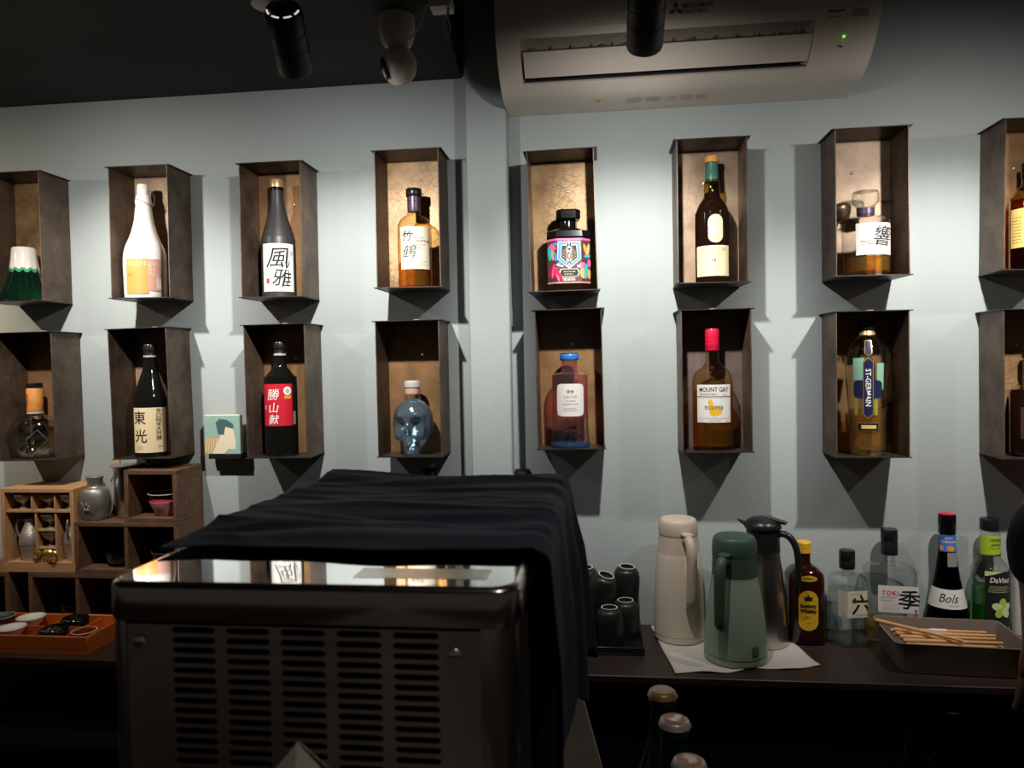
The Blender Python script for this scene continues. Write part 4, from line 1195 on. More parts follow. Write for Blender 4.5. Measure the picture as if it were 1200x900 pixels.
t = thing('gold_ornament', 'cluster of gold coin-shaped rests on the cabinet floor', 'ornament', (-1.404, -.1260, 1.0150))
q = random.Random(5)
k = 0
for ix in range(5):
    for iz in range(2):
        b = bmesh.new(); bmesh.ops.create_icosphere(b, subdivisions=2, radius=.0085)
        for v in b.verts: v.co *= 1 + .22 * noise.noise(v.co * 220 + Vector((k, 0, 0)))
        MB().bm(b, Matrix.Translation((-.026 + .0128 * ix, q.uniform(-.004, .004), .0088 + iz * .0145)) @ Matrix.Rotation(q.random() * 6, 4, 'Y') @ Matrix.Diagonal((1, .6, 1, 1))).build('rest', 'gold_metal', t, smooth=20)
        k += 1

t = thing('pewter_vase', 'dull pewter sake flask with narrow neck and embossed blossom, on the dark crate', 'flask', (-1.290, -.086, 1.1192))
lathe_part('body', curve_pts([(.026, 0), (.030, .003), (.0345, .022), (.0372, .042), (.0350, .064), (.0290, .078), (.0195, .083), (.0180, .092), (.0205, .108), (.0195, .110)], 4), 'pewter_smooth', t, 40)
sfv = cyl(lambda v: .0378)
for a in range(5):
    q1 = 2 * PI * a / 5 + .3
    pp = bmesh.new(); bmesh.ops.create_icosphere(pp, subdivisions=2, radius=.0045)
    p0 = sfv(.007 * math.cos(q1), .034 + .007 * math.sin(q1), -.001)
    MB().bm(pp, Matrix.Translation(p0) @ Matrix.Diagonal((1, .35, 1, 1))).build('embossed_petal', 'pewter_smooth', t)
MB().tube(curve_pts([(-.028, -.024, .040), (-.016, -.0335, .048), (-.006, -.0365, .040), (.004, -.0370, .046), (.014, -.0345, .022)], 4), .0012, 6).build('embossed_branch', 'pewter_smooth', t)
MB().tube(curve_pts([(.026, .004, .080), (.036, .004, .070), (.042, .004, .040), (.036, .004, .010), (.028, .004, .005)], 5), .0016, 8).build('handle', 'pewter_smooth', t)
t = thing('steel_pail', 'polished steel ice pail with a flat lid beside the cube crate', 'pail', (-1.2205, -.050, 1.1192))
lathe_part('body', [(.030, 0), (.0315, .002), (.0358, .130), (.0365, .132), (.0352, .132), (.0305, .004), (.002, .003)], 'brushed_steel', t, 40, cap=False)
lathe_part('lid', [(.002, .1325), (.044, .1325), (.047, .1345), (.044, .1355), (.002, .138)], 'brushed_steel', t, 40, cap=False)
MB().tube([(-.0335, -.012, .108), (-.040, -.014, .093), (-.0335, -.012, .083)], .0014, 6).build('hook', 'brushed_steel', t)
t = thing('wooden_tongs', 'small wooden handle standing upright behind the pewter flask', 'tongs', (-1.280, -.028, 1.1195))
MB().box(-.0075, .0075, -.004, .004, .100, .150, .0035, 2).build('grip', 'crate_light', t, None, (0, R(6), 0))
MB().box(-.004, .004, -.003, .003, 0, .104, .001).build('shaft', 'crate_dark', t, None, (0, R(6), 0))

t = thing('glass_bowl', 'pink frosted glass bowl with clear rim in the cube crate', 'bowl', (-1.097, -.086, 1.1308))
lathe_part('frosted_base', curve_pts([(.020, 0), (.022, .002), (.032, .020), (.038, .035), (.0385, .038)], 4), 'rose_frost', t, 40)
lathe_part('clear_rim', [(.0385, .0382), (.0405, .050), (.0415, .056), (.0400, .056), (.0390, .050), (.0370, .0384)], 'rose_glass', t, 40, cap=False)
lathe_part('rim_edge', [(.0400, .0556), (.0417, .0558), (.0417, .0575), (.0400, .0575)], mat('rim_glass', (.75, .6, .6), .1), t, 40, cap=False)
bowl = curve_pts([(.016, 0), (.018, .002), (.030, .012), (.0365, .030), (.0370, .037), (.0355, .037), (.029, .015), (.002, .005)], 4)
for i, (l, x, y, z, m) in enumerate([('glossy black bowl in the middle-row crate cell under the pewter flask', -1.227, -.082, 1.0, 'lacquer_black'),
                                     ('dark bowl with a pale rim in the middle-row crate cell under the pink bowl', -1.100, -.082, 1.0, 'lacquer_black'),
                                     ('black bowl deep in the bottom-row crate behind the orange tray', -1.365, -.070, CZ + .012, 'lacquer_black')]):
    t = thing('bowl', l, 'bowl', (x, y, z))
    lathe_part('body', bowl, m, t, 36, cap=False)
    lathe_part('rim', [(.0356, .0368), (.0374, .0370), (.0374, .0385), (.0356, .0385)], 'pewter_smooth' if i == 1 else m, t, 36, cap=False)

# ------------------------------------------------------------------ orange lacquer tray
TX0, TX1, TY0, TY1 = -1.76, -1.175, -.288, -.134
t = thing('serving_tray', 'orange lacquer tray with compartments at the counter edge', 'tray', (0, 0, CZ + .0003))
MB().box(TX0, TX1, TY0, TY1, 0, .010).build('tray_floor', 'lacquer_orange', t)
for y in (TY0, TY1 - .007): MB().box(TX0, TX1, y, y + .007, .0102, .041, .001).build('tray_wall', 'lacquer_orange', t)
for x in (TX0, TX1 - .007): MB().box(x, x + .007, TY0 + .0072, TY1 - .0072, .0102, .041, .001).build('tray_wall', 'lacquer_orange', t)
MB().box(TX0 + .0072, TX1 - .0072, -.2135, -.2085, .0102, .036).build('divider', 'lacquer_orange', t)
for x in (-1.625, -1.535, -1.445, -1.335, -1.245):
    MB().box(x - .0025, x + .0025, TY0 + .0072, -.2137, .0102, .034).build('divider', 'lacquer_orange', t)
    MB().box(x - .0025, x + .0025, -.2083, TY1 - .0072, .0102, .034).build('divider', 'lacquer_orange', t)
dish = curve_pts([(.018, 0), (.022, .002), (.034, .018), (.0365, .022), (.0350, .0225), (.020, .016), (.001, .014)], 4)
def small_dish(label, x, y, m, cat='dish', s=.88, tilt=0):
    y = -.1748 if y > -.2 else -.247
    t = thing('small_dish', label, cat, (x, y, CZ + .0225), rot=(R(tilt), 0, 0), group='small dishes in the orange tray')
    lathe_part('body', [(r * s, z) for r, z in dish], m, t, 36, cap=False)
    lathe_part('rim', [(.0352 * s, .0222), (.0367 * s, .0224), (.0367 * s, .0236), (.0352 * s, .0236)], 'ceramic_white' if m == 'plate_green' else m, t, 36, cap=False)
small_dish('pale round dish in the rear row of the tray beside the green dish', -1.408, -.172, 'ceramic_white')
small_dish('pale round dish in the front row of the tray', -1.400, -.249, 'ceramic_white')
small_dish('pale round dish in the front row of the tray below the green dish', -1.490, -.249, 'ceramic_white')
small_dish('green glazed dish with white rim in the rear row of the tray', -1.490, -.172, 'plate_green')
cupp = curve_pts([(.020, 0), (.024, .002), (.030, .014), (.0315, .024), (.0300, .030), (.0285, .030), (.026, .012), (.001, .006)], 4)
for l, x, y in (('black lacquer bowl in the front row of the orange tray', -1.290, -.247), ('black lacquer bowl in the rear row of the orange tray', -1.290, -.1748)):
    t = thing('lacquer_bowl', l, 'bowl', (x, y, CZ + .0108), group='black bowls in the orange tray')
    lathe_part('body', cupp, 'lacquer_black', t, 36, cap=False)
    lathe_part('lid', curve_pts([(.031, .0305), (.0315, .032), (.026, .037), (.012, .039), (.010, .042), (.001, .043)], 3), 'lacquer_black', t, 36)
t = thing('clear_dish', 'small clear glass dish at the tray corner', 'dish', (-1.212, -.247, CZ + .0108))
lathe_part('body', [(r * .9, z) for r, z in cupp], glass('dish_glass', (.9, .75, .68), .85, .06), t, 36, cap=False)
lathe_part('rim', [(.0255, .0295), (.0275, .030), (.0275, .0315), (.0255, .0315)], 'ceramic_white', t, 36, cap=False)

# ------------------------------------------------------------------ black cups on a tray
t = thing('cup_tray', 'flat black tray carrying stacks of upturned black cups', 'tray', (0, 0, CZ + .0003))
MB().box(-.105, .093, -.205, -.015, 0, .006, .002).build('tray_floor', 'tray_black', t)
for a in ((-.105, .093, -.205, -.201), (-.105, .093, -.019, -.015)): MB().box(*a, .0061, .018, .001).build('tray_wall', 'tray_black', t)
for a in ((-.105, -.101, -.2008, -.0192), (.089, .093, -.2008, -.0192)): MB().box(*a, .0061, .018, .001).build('tray_wall', 'tray_black', t)
cupf = curve_pts([(.0315, 0), (.0328, .003), (.0330, .040), (.0318, .060), (.0265, .076), (.0190, .0815)], 4)
CUP = thing('tea_cup', '', 'cup', group='upturned black cups')
lathe_part('body', cupf + [(.0186, .0835), (.0162, .0838), (.0155, .078), (.001, .077)], 'clay_black', CUP, 36, cap=False)
lathe_part('foot_ring', [(.0176, .0826), (.0189, .0836), (.0189, .0846), (.0166, .0846), (.0166, .0826)], 'clay_ring', CUP, 36, cap=False)
z1 = CZ + .0066
cp = [((.017, -.152, z1), (0, 0, 0), 'upturned black cup in the front of the tray below the tilted cup'), ((.0555, -.098, z1), (0, 0, 0), 'upturned black cup in front of the stack next to the cream flask'),
      ((-.052, -.152, z1), (0, 0, 0), 'upturned black cup in the front of the tray beside the cloth'),
      ((-.036, -.052, z1), (0, 0, 0), 'lower upturned black cup of the stack farthest from the cream flask'), ((-.036, -.052, z1 + .0650), (R(3), R(-2), 0), 'top upturned black cup of the stack farthest from the cream flask'),
      ((-.013, -.096, z1), (0, 0, 0), 'lower upturned black cup under the tilted one'), ((-.010, -.097, z1 + .066), (R(9), R(15), 0), 'tilted black cup leaning on top of another in the tray'),
      ((.0563, -.0345 + -.002, z1), (0, 0, 0), 'lower upturned black cup of the stack next to the cream flask'), ((.0563, -.0345 + -.002, z1 + .0650), (R(5), R(4), 0), 'top upturned black cup of the stack next to the cream flask')]
for i, (p, r, l) in enumerate(cp):
    o = CUP if i == 0 else copy_tree(CUP)
    o.location = p; o.rotation_euler = r; o['label'] = l

# ------------------------------------------------------------------ flasks on a napkin
t = thing('paper_napkin', 'off-white cloth napkin spread under the three flasks', 'napkin', (0, 0, CZ + .0003))
mb = MB(); NX, NY = 30, 22; vs = []
cor = [(.118, -.018), (.150, -.298), (.458, -.238), (.425, -.070)]
for j in range(NY + 1):
    for i in range(NX + 1):
        u, v = i / NX, j / NY
        a = Vector(cor[0]).lerp(Vector(cor[3]), u); b = Vector(cor[1]).lerp(Vector(cor[2]), u); p = a.lerp(b, v)
        e = min(u, 1 - u, v, 1 - v)
        ed = max(0, .12 - e) / .12
        z = .0012 + ed * (.0028 * (1 + math.sin(u * 23 + v * 9)) * .5)
        p.y += .006 * math.sin(u * 14) * v ** 6
        vs.append((p.x, p.y, z))
top = [(j * (NX + 1) + i, j * (NX + 1) + i + 1, (j + 1) * (NX + 1) + i + 1, (j + 1) * (NX + 1) + i) for j in range(NY) for i in range(NX)]
o = mb.add(vs, top).build('cloth', 'napkin', t, smooth=60)
o.modifiers.new('thickness', 'SOLIDIFY').thickness = -.0008
NZ = CZ + .0020

def flask(label, x, y, rz, h, rb, rs, rc, body_m, lid_m, hs=.68):
    t = thing('thermos_flask', label, 'flask', (x, y, NZ), R(rz), 'flasks on the napkin')
    zs = h * hs
    prb = curve_pts([(rb * .93, 0), (rb * .985, .003), (rb, .010), (rb * .99, .05), ((rb + rs) / 2 * 1.02, zs * .62), (rs * 1.02, zs * .92), (rs * .985, zs)], 5)
    lathe_part('body', prb, body_m, t, 56)
    lathe_part('base_seam', [(rb * 1.001, .0165), (rb * 1.008, .0172), (rb * 1.008, .0180), (rb * 1.0, .0187)], lid_m, t, 56)
    lathe_part('collar', curve_pts([(rs * .985, zs + .0003), (rs * .97, zs + .004), (rc * 1.0, zs + (h - zs) * .45), (rc, zs + (h - zs) * .52)], 4), lid_m, t, 56)
    lathe_part('lid', curve_pts([(rc * .985, zs + (h - zs) * .525), (rc * 1.005, zs + (h - zs) * .55), (rc * 1.005, zs + (h - zs) * .75), (rc * .93, zs + (h - zs) * .93), (rc * .72, h), (.002, h + .001)], 4), lid_m, t, 56)
    # handle points to -y
    ztop = zs + (h - zs) * .45
    hp = curve_pts([(0, -rc * .92, ztop - .004), (0, -rc - .016, ztop + .004), (0, -rc - .030, ztop - .012), (0, -rc - .034, ztop - .045), (0, -rb - .016, zs * .55), (0, -rb - .006, zs * .50)], 6)
    n = len(hp)
    MB().tube(hp, [.0125 - .002 * abs(2 * k / n - 1) for k in range(n)], 14, flat=.95).build('handle', lid_m, t)
    MB().box(-.012, .012, -rc - .020, -rc * .80, ztop + .010, ztop + .017, .003, 2).build('lever', lid_m, t)
    MB().box(-.009, .009, -rc - .010, -rc * .86, ztop + .0005, ztop + .0098).build('lever_stem', 'black_plastic', t)
    return t
fg = flask('sage-green thermos flask with dark green lid and handle', .288, -.203, -32, .270, .0665, .0490, .0470, 'thermos_green', 'thermos_green_dark')
sf = cyl(.0675)
nlb = patch('sticker', fg, sf, .062, .077, .028, .047, 'thermos_green_dark', .0009)
lines(nlb, sf, .063, .076, .030, .046, 6, 'thermos_green', .0012, 4, .0013)
flask('cream thermos flask with beige lid and handle', .180, -.088, 16, .283, .0580, .0505, .0450, 'thermos_cream', 'thermos_cream_dark', .72)
t = thing('coffee_jug', 'brushed steel vacuum jug with black lid, spout and curved handle', 'flask', (.3685, -.1060, NZ), R(-27), 'flasks on the napkin')
lathe_part('body', curve_pts([(.0500, 0), (.0525, .003), (.0530, .020), (.0500, .090), (.0440, .150), (.0385, .195), (.0375, .214)], 5), 'brushed_steel', t, 56)
lathe_part('collar', curve_pts([(.0380, .2135), (.0375, .225), (.0365, .258), (.038, .262)], 4), 'black_plastic', t, 48)
lathe_part('lid', curve_pts([(.0380, .2625), (.0410, .266), (.0390, .275), (.030, .284), (.014, .289), (.002, .290)], 4), 'black_plastic', t, 48)
MB().add([(-.030, -.013, .262), (-.030, .013, .262), (-.056, -.003, .276), (-.056, .003, .276), (-.032, -.014, .272), (-.032, .014, .272), (-.058, -.004, .279), (-.058, .004, .279)],
         [(0, 2, 3, 1), (4, 5, 7, 6), (0, 4, 6, 2), (1, 3, 7, 5), (2, 6, 7, 3), (0, 1, 5, 4)]).build('spout', 'black_plastic', t)
MB().add([(.012, -.013, .284), (.012, .013, .284), (.052, -.009, .277), (.052, .009, .277), (.010, -.012, .291), (.010, .012, .291), (.054, -.009, .2815), (.054, .009, .2815)],
         [(0, 2, 3, 1), (4, 5, 7, 6), (0, 4, 6, 2), (1, 3, 7, 5), (2, 6, 7, 3), (0, 1, 5, 4)]).build('lever', 'black_plastic', t)
hp = curve_pts([(.030, 0, .248), (.044, 0, .255), (.062, 0, .246), (.074, 0, .222), (.078, 0, .185), (.076, 0, .150), (.070, 0, .120)], 6)
MB().tube(hp, .0075, 12).build('handle', 'black_plastic', t)
MB().box(.0185, .0275, -.0365, -.0335, .196, .206, .001).build('badge', 'silver_cap', t, None, (R(-10), 0, 0))

# ------------------------------------------------------------------ bottles on the counter
GC = 'bottles standing on the counter'
def cbottle(label, x, y, rz=0, turn=.6): return bottle(label, x, CZ, rz, y, GC, turn)
t = cbottle('square brown whisky bottle with yellow cap and yellow oval label', .4665, -.078, 6)
pr = [(.034, 0, 4), (.0395, .003, 4), (.0405, .010, 4), (.0405, .148, 4), (.0380, .160, 3.6), (.0270, .171, 3), (.0165, .177, 2), (.0140, .184, 2), (.0138, .202, 2)]
lathe_part('glass_body', pr, mat('kaku_glass', (.035, .008, .003), .06, coat=.6, trans=.35), t, 48)
q = MB()
lathe_part('glass_base', [(.034, .0012, 4), (.0412, .004, 4), (.0412, .014, 4), (.039, .017, 4)], glass('red_amber', (.72, .16, .03), .85, .07), t, 48)
lathe_part('cap', [(.0145, .2025), (.0160, .204), (.0160, .2125), (.0152, .213), (.0152, .2145), (.0160, .215), (.0160, .227), (.0145, .229), (.003, .229)], 'cap_yellow', t, 32)
sf = flat(.0406)
lb = patch('label', t, sf, -.0215, .0215, .034, .126, 'cap_yellow', shape='stadium')
letters(lb, sf, 'Suntory', 0, .090, .0125, 'ink', bold=.045, wide=.86)
letters(lb, sf, 'Whisky', 0, .078, .0125, 'ink', bold=.045, wide=.90)
poly_print('crest', lb, sf, [(-.008, .102), (.008, .102), (.009, .112), (.004, .110), (.0, .117), (-.004, .110), (-.009, .112)], 'ink', .0009)
letters(lb, sf, 'K', -.003, .065, .009, 'ink', shear=.5); lines(lb, sf, -.004, .010, .062, .066, 1, 'ink', .0008, 3); lines(lb, sf, -.006, .006, .044, .054, 2, 'ink_brown', .0008, 4)
lb = patch('shoulder_label', t, sf, -.019, .020, .146, .160, 'cap_yellow', .0002, 'oval')
lines(lb, sf, -.012, .013, .150, .156, 1, 'ink_brown', .002, 7, .0008)

t = cbottle('hexagonal clear gin bottle with black cap and cream wrap label', .5605, -.082, 22)
pr = [(.040, 0), (.0475, .002), (.0480, .010), (.0480, .135), (.0455, .146), (.0300, .156), (.0170, .160), (.0145, .164), (.0145, .178)]
MB().lathe(pr, 6, rot=R(0)).build('glass_body', 'clear_glass_b', t, smooth=0)
MB().lathe([(.041, .012), (.0445, .014), (.0445, .118), (.044, .1185)], 6).build('liquid', 'clear_liquid', t, smooth=0)
MB().lathe([(.038, .0008), (.0465, .004), (.0465, .012), (.036, .011)], 6).build('glass_base', 'clear_glass_b', t, smooth=0)
lathe_part('cap', [(.0150, .168), (.0172, .170), (.0172, .186), (.0165, .187), (.0172, .188), (.0172, .208), (.0155, .211), (.003, .211)], 'black_cap', t, 32)
def hexs(u, v, off=0.0, r=.0480):
    a = r; apo = r * math.cos(PI / 6)   # hexagon with vertices at k*60 deg from +x: flat faces face -y
    half = r / 2
    if abs(u) <= half: return (u, -apo - off, v)
    s = 1 if u > 0 else -1
    k = abs(u) - half
    return (s * (half + k * .5 + off * .866), -apo + k * .866 - off * .5, v)
hexs.curved = True
lb = patch('label', t, hexs, -.045, .045, .068, .128, 'paper_cream', .0006, nu=24)
letters(lb, hexs, '六', .010, .097, .048, 'ink', warp=.06, bold=.012)
patch('seal', lb, hexs, -.010, -.002, .101, .113, 'ink_brown', .0012, 'oval')
letters(lb, hexs, 'ROKU GIN', .014, .074, .0058, 'ink_grey'); lines(lb, hexs, -.016, .020, .120, .124, 1, 'ink_gold', .0012, 5); lines(lb, hexs, -.040, -.022, .072, .080, 2, 'ink_grey', .0008, 6)

t = cbottle('flat rectangular clear whisky bottle with tall black cap and white label', .668, -.040, 4)
pr = [(.049, 0, 6), (.0555, .003, 6), (.0565, .010, 6), (.0565, .150, 6), (.0545, .160, 5), (.046, .168, 4.5), (.020, .172, 3), (.0135, .176, 2), (.0135, .190, 2)]
lathe_part('glass_body', pr, 'clear_glass_b', t, 56, sy=.42)
lathe_part('cap', [(.0155, .191), (.0182, .192), (.0182, .222), (.0175, .223), (.0175, .225), (.0182, .226), (.0182, .248), (.0165, .251), (.003, .251)], 'black_cap', t, 32)
lathe_part('liquid', [(.050, .008, 6), (.0525, .010, 6), (.0525, .040, 6), (.052, .041, 6)], 'pale_whisky', t, 56, sy=.40)
sf = flat(.0238)
lb = patch('label', t, sf, -.029, .056, .062, .124, 'paper_white', .0006)
letters(lb, sf, 'TOKI', -.004, .107, .0145, 'ink_red', bold=.015, spacing=1.1)
letters(lb, sf, 'SUNTORY', -.007, .0965, .0070, 'ink_grey', spacing=1.1); letters(lb, sf, 'WHISKY', -.010, .089, .0070, 'ink_grey', spacing=1.1)
letters(lb, sf, '季', .036, .093, .046, 'ink', warp=.07, shear=.15, bold=.012)
lines(lb, sf, -.023, .016, .066, .083, 4, 'ink_grey', .0007, 9)
patch('seal', lb, sf, .048, .053, .065, .071, 'ink_red', .0009)

t = cbottle('conical dark blue liqueur bottle with white script label and red-topped cap', .790, -.052, 4)
pr = curve_pts([(.044, 0), (.0475, .003), (.0480, .012), (.0440, .055), (.0365, .095), (.0270, .140), (.0205, .185), (.0175, .215), (.0165, .240)], 6)
lathe_part('glass_body', pr, 'blue_liquid', t, 48)
lathe_part('liquid', [(r - .002, z) for r, z in pr if .004 < z < .150], mat('blue_curacao', (.004, .008, .035), .08), t, 48)
lathe_part('capsule', [(.0175, .244), (.0182, .246), (.0180, .262), (.0186, .263), (.0186, .286), (.0175, .2885)], 'black_gloss', t, 36)
lathe_part('cap_top', [(.0165, .2887), (.0165, .2905), (.003, .291)], 'capsule_red', t, 32)
def cone(v):
    for a, b2 in zip(pr, pr[1:]):
        if a[1] <= v <= b2[1]: return a[0] + (b2[0] - a[0]) * (v - a[1]) / max(1e-6, b2[1] - a[1])
    return .0178
sf = cyl(cone)
lb = patch('label', t, sf, -.075, .075, .080, .122, 'paper_white', nu=40)
letters(lb, sf, 'Bols', -.005, .103, .027, 'ink', shear=.4, wide=.85); lines(lb, sf, -.006, .020, .085, .089, 1, 'ink_grey', .0014, 5)
lb = patch('neck_label', t, sf, -.022, .022, .205, .243, 'ink_blue')
letters(lb, sf, 'BLUE', 0, .237, .0075, 'ink_white', bold=.02); letters(lb, sf, 'CURACAO', 0, .228, .0072, 'ink_white', bold=.02)
patch('print_orange', lb, sf, -.005, .011, .207, .219, 'ink_orange', .001, 'oval'); patch('print_orange', lb, sf, -.020, -.010, .208, .219, 'ink_orange', .001, 'oval')
patch('back_label', t, sf, -.004, .020, .172, .203, 'ink_grey', .0006)

t = cbottle('clear syrup bottle with green liquid, black cap and lime neck label', .883, -.050, 14)
pr = curve_pts([(.034, 0), (.0375, .003), (.0382, .010), (.0382, .150), (.0350, .170), (.0240, .188), (.0205, .198), (.0200, .240), (.0165, .250)], 5)
lathe_part('glass_body', pr, 'clear_glass', t, 48)
liquid(t, pr, .122, 'green_liquid')
lathe_part('cap', [(.0170, .252), (.0205, .253), (.0205, .276), (.0190, .279), (.003, .279)], 'black_cap', t, 36)
sf = cyl(.0206)
lb = patch('neck_label', t, sf, -.034, .034, .197, .243, 'ink_lime')
letters(lb, sf, 'GREEN', .005, .233, .0098, 'ink', wide=.9); letters(lb, sf, 'APPLE', .005, .222, .0098, 'ink', wide=.9); lines(lb, sf, -.010, .020, .212, .216, 1, 'ink', .0012, 3)
poly_print('print_shape', lb, sf, [(-.034, .197), (.034, .197), (.034, .208), (.015, .201)], 'ink', .0009)
sf = cyl(.0383)
lb = patch('label', t, sf, -.026, .055, .040, .178 - .012, 'ink')
poly_print('print_shape', lb, sf, [(-.026, .166), (.010, .166), (-.026, .154)], 'ink_pale_lime', .0009)
letters(lb, sf, 'DaVinci', .006, .147, .0165, 'ink_white', shear=.25, wide=.85, bold=.02)
lines(lb, sf, -.020, .032, .118, .134, 4, 'ink_pale_lime', .0011, 5)
for k in range(5):
    a = 2 * PI * k / 5 + .3
    pts = []
    for j in range(12):
        b2 = 2 * PI * j / 12
        x, y = .0115 * math.cos(b2) + .012, .0085 * math.sin(b2)
        pts.append((.010 + x * math.cos(a) - y * math.sin(a), .083 + x * math.sin(a) + y * math.cos(a)))
    poly_print('print_leaf', lb, sf, pts, 'ink_lime' if k % 2 else 'ink_pale_lime', .0009 + .0002 * k)

t = cbottle('clear bottle with white label marked M and red and white cap', .960, -.056, 10)
pr = curve_pts([(.030, 0), (.0335, .003), (.0340, .010), (.0340, .185), (.0320, .205), (.0230, .225), (.0160, .240), (.0150, .262)], 5)
lathe_part('glass_body', pr, 'clear_glass', t, 48)
lathe_part('cap', [(.0155, .263), (.0170, .264), (.0170, .285)], 'ceramic_white', t, 32)
lathe_part('cap_top', [(.0168, .2852), (.0170, .297), (.0155, .300), (.003, .300)], 'capsule_red', t, 32)
sf = cyl(.0342)
lb = patch('label', t, sf, -.045, .045, .020, .178, 'paper_white')
letters(lb, sf, 'M', -.018, .146, .016, 'ink'); 
for k in range(4): poly_print('print_leaf', lb, sf, [(-.030 + .012 * k, .100 - .006 * k), (-.020 + .012 * k, .106 - .006 * k), (-.018 + .012 * k, .101 - .006 * k)], 'plate_green', .0009)
lines(lb, sf, -.028, .010, .122, .128, 1, 'ink_brown', .0012, 5)

# ------------------------------------------------------------------ pan with chopsticks, papers
t = thing('utensil_pan', 'shallow rectangular brown metal pan at the counter edge', 'pan', (.730, -.195, CZ + .0003), R(-4))
def rrect(hx, hy, r, n=5):
    out = []
    for cx, cy, a0 in ((hx - r, hy - r, 0), (-hx + r, hy - r, 90), (-hx + r, -hy + r, 180), (hx - r, -hy + r, 270)):
        for k in range(n + 1):
            a = R(a0 + 90 * k / n); out.append((cx + r * math.cos(a), cy + r * math.sin(a)))
    return out
secs = [(rrect(.112, .068, .012), .0), (rrect(.114, .070, .013), .002), (rrect(.127, .083, .014), .064), (rrect(.130, .086, .015), .066), (rrect(.130, .086, .015), .067), (rrect(.1265, .0825, .014), .067), (rrect(.1135, .0695, .012), .0035)]
stack(MB(), secs).build('pan_body', 'pan_brown', t, smooth=30)
q = random.Random(3)
def chopstick(label, p0, p1, r=.0042):
    d = Vector(p1) - Vector(p0)
    t = thing('chopstick', label, 'chopstick', p0, group='wooden chopsticks in the pan', rot=d.to_track_quat('Z', 'Y').to_euler())
    L = d.length
    MB().lathe([(r * .8, 0, 4), (r, .002, 4), (r * .92, L * .5, 4), (r * .6, L - .001, 3), (r * .4, L, 3)], 12).build('stick', 'chopstick_wood', t)
    return t
for k in range(9):
    y = -.150 - .0105 * k; z = CZ + .050 + .0055 * (k % 2)
    o = chopstick('bare wooden chopstick lying along the pan among its fellows', (.632 + q.uniform(-.004, .004), y + .002, z), (.820 + q.uniform(-.02, .004), y - .012 + q.uniform(-.003, .003), z + .004))
    if k in (0, 1):
        o['label'] = 'wooden chopstick with a white paper sleeve round its middle'
        MB().lathe([(.0046, .072, 4), (.0048, .074, 4), (.0046, .104, 4), (.0044, .1042, 4)], 12).build('paper_sleeve', 'paper_white', o)
chopstick('wooden chopstick lying askew across the others with its tip on the pan rim', (.598, -.150, CZ + .073), (.735, -.246, CZ + .066), .0040)
t = thing('wicker_tray', 'small woven wicker dish lying in the pan beside the chopsticks', 'dish', (.783, -.222, CZ + .042), rot=(R(8), R(4), R(-6)))
for k in range(12):
    MB().tube([(-.036 + .0065 * k, -.026, .001 * math.sin(k)), (-.036 + .0065 * k, 0, .002), (-.036 + .0065 * k, .026, .001 * math.cos(k))], .0016, 6).build('wicker_strand', 'wicker', t)
for k in range(8):
    MB().tube([(-.038, -.025 + .007 * k, .003), (0, -.025 + .007 * k, .0035), (.038, -.025 + .007 * k, .003)], .0016, 6).build('wicker_strand', 'wicker', t)
MB().tube([(.039 * math.cos(a) * (1 if abs(math.cos(a)) < .7 else 1.0), .028 * math.sin(a), .006) for a in [2 * PI * k / 28 for k in range(28)]], .0028, 8, True).build('wicker_rim', 'wicker', t)
for k in range(8):
    t = tag(MB().box(-.105, .105, -.074, .074, 0, .0035, .0005).build('menu_sheet', 'paper_white', None, (1.015 + .005 * math.sin(k * 2.1), -.190 + .004 * math.cos(k * 1.7), CZ + .0004 + .0038 * k), (0, 0, R(-14 + 3 * math.sin(k * 1.3)))),
            'white card sheet in the stack beside the brown pan', 'paper', 'stacked white sheets')

# ------------------------------------------------------------------ steel machine with cloth
MX0, MX1, MYF, MYB, MZ = -.287, -.044, -1.457, -1.074, 1.378
WTZ = .875
t = thing('steel_machine', 'stainless steel countertop machine with slotted front under a navy cloth', 'appliance', (0, 0, 0))
def rr2(x0, x1, y0, y1, r, n=8):
    cx, cy = (x0 + x1) / 2, (y0 + y1) / 2
    return [(x + cx, y + cy) for x, y in rrect((x1 - x0) / 2, (y1 - y0) / 2, r, n)]
e = .0
lid = MB()
def ins(d): return rr2(MX0 + d, MX1 - d, MYF + d, MYB - d, .016 - d * .5)
stack(lid, [(ins(.001), MZ - .022), (ins(.0), MZ - .021), (ins(0), MZ - .0035), (ins(.0006), MZ - .0018), (ins(.002), MZ - .0005), (ins(.0038), MZ)])
lid.build('top_rim', 'stainless_edge', t, smooth=50)
pl = ins(.0040)
MB().prism_z(pl, MZ + .00003, MZ + .0004).build('top_plate', 'stainless_top', t, smooth=0)
MB().box(-.142, -.064, -1.440, -1.420, MZ + .00045, MZ + .0006).build('tape_residue', 'tape_residue', t, smooth=0)
fy = MYF + .0035
cols, pw_, sw, sh, ph = 5, .0325, .0260, .0036, .00585
gx0 = -.2485; nrow = 40; gz1 = MZ - .0245
fp = MB(); NS = 20
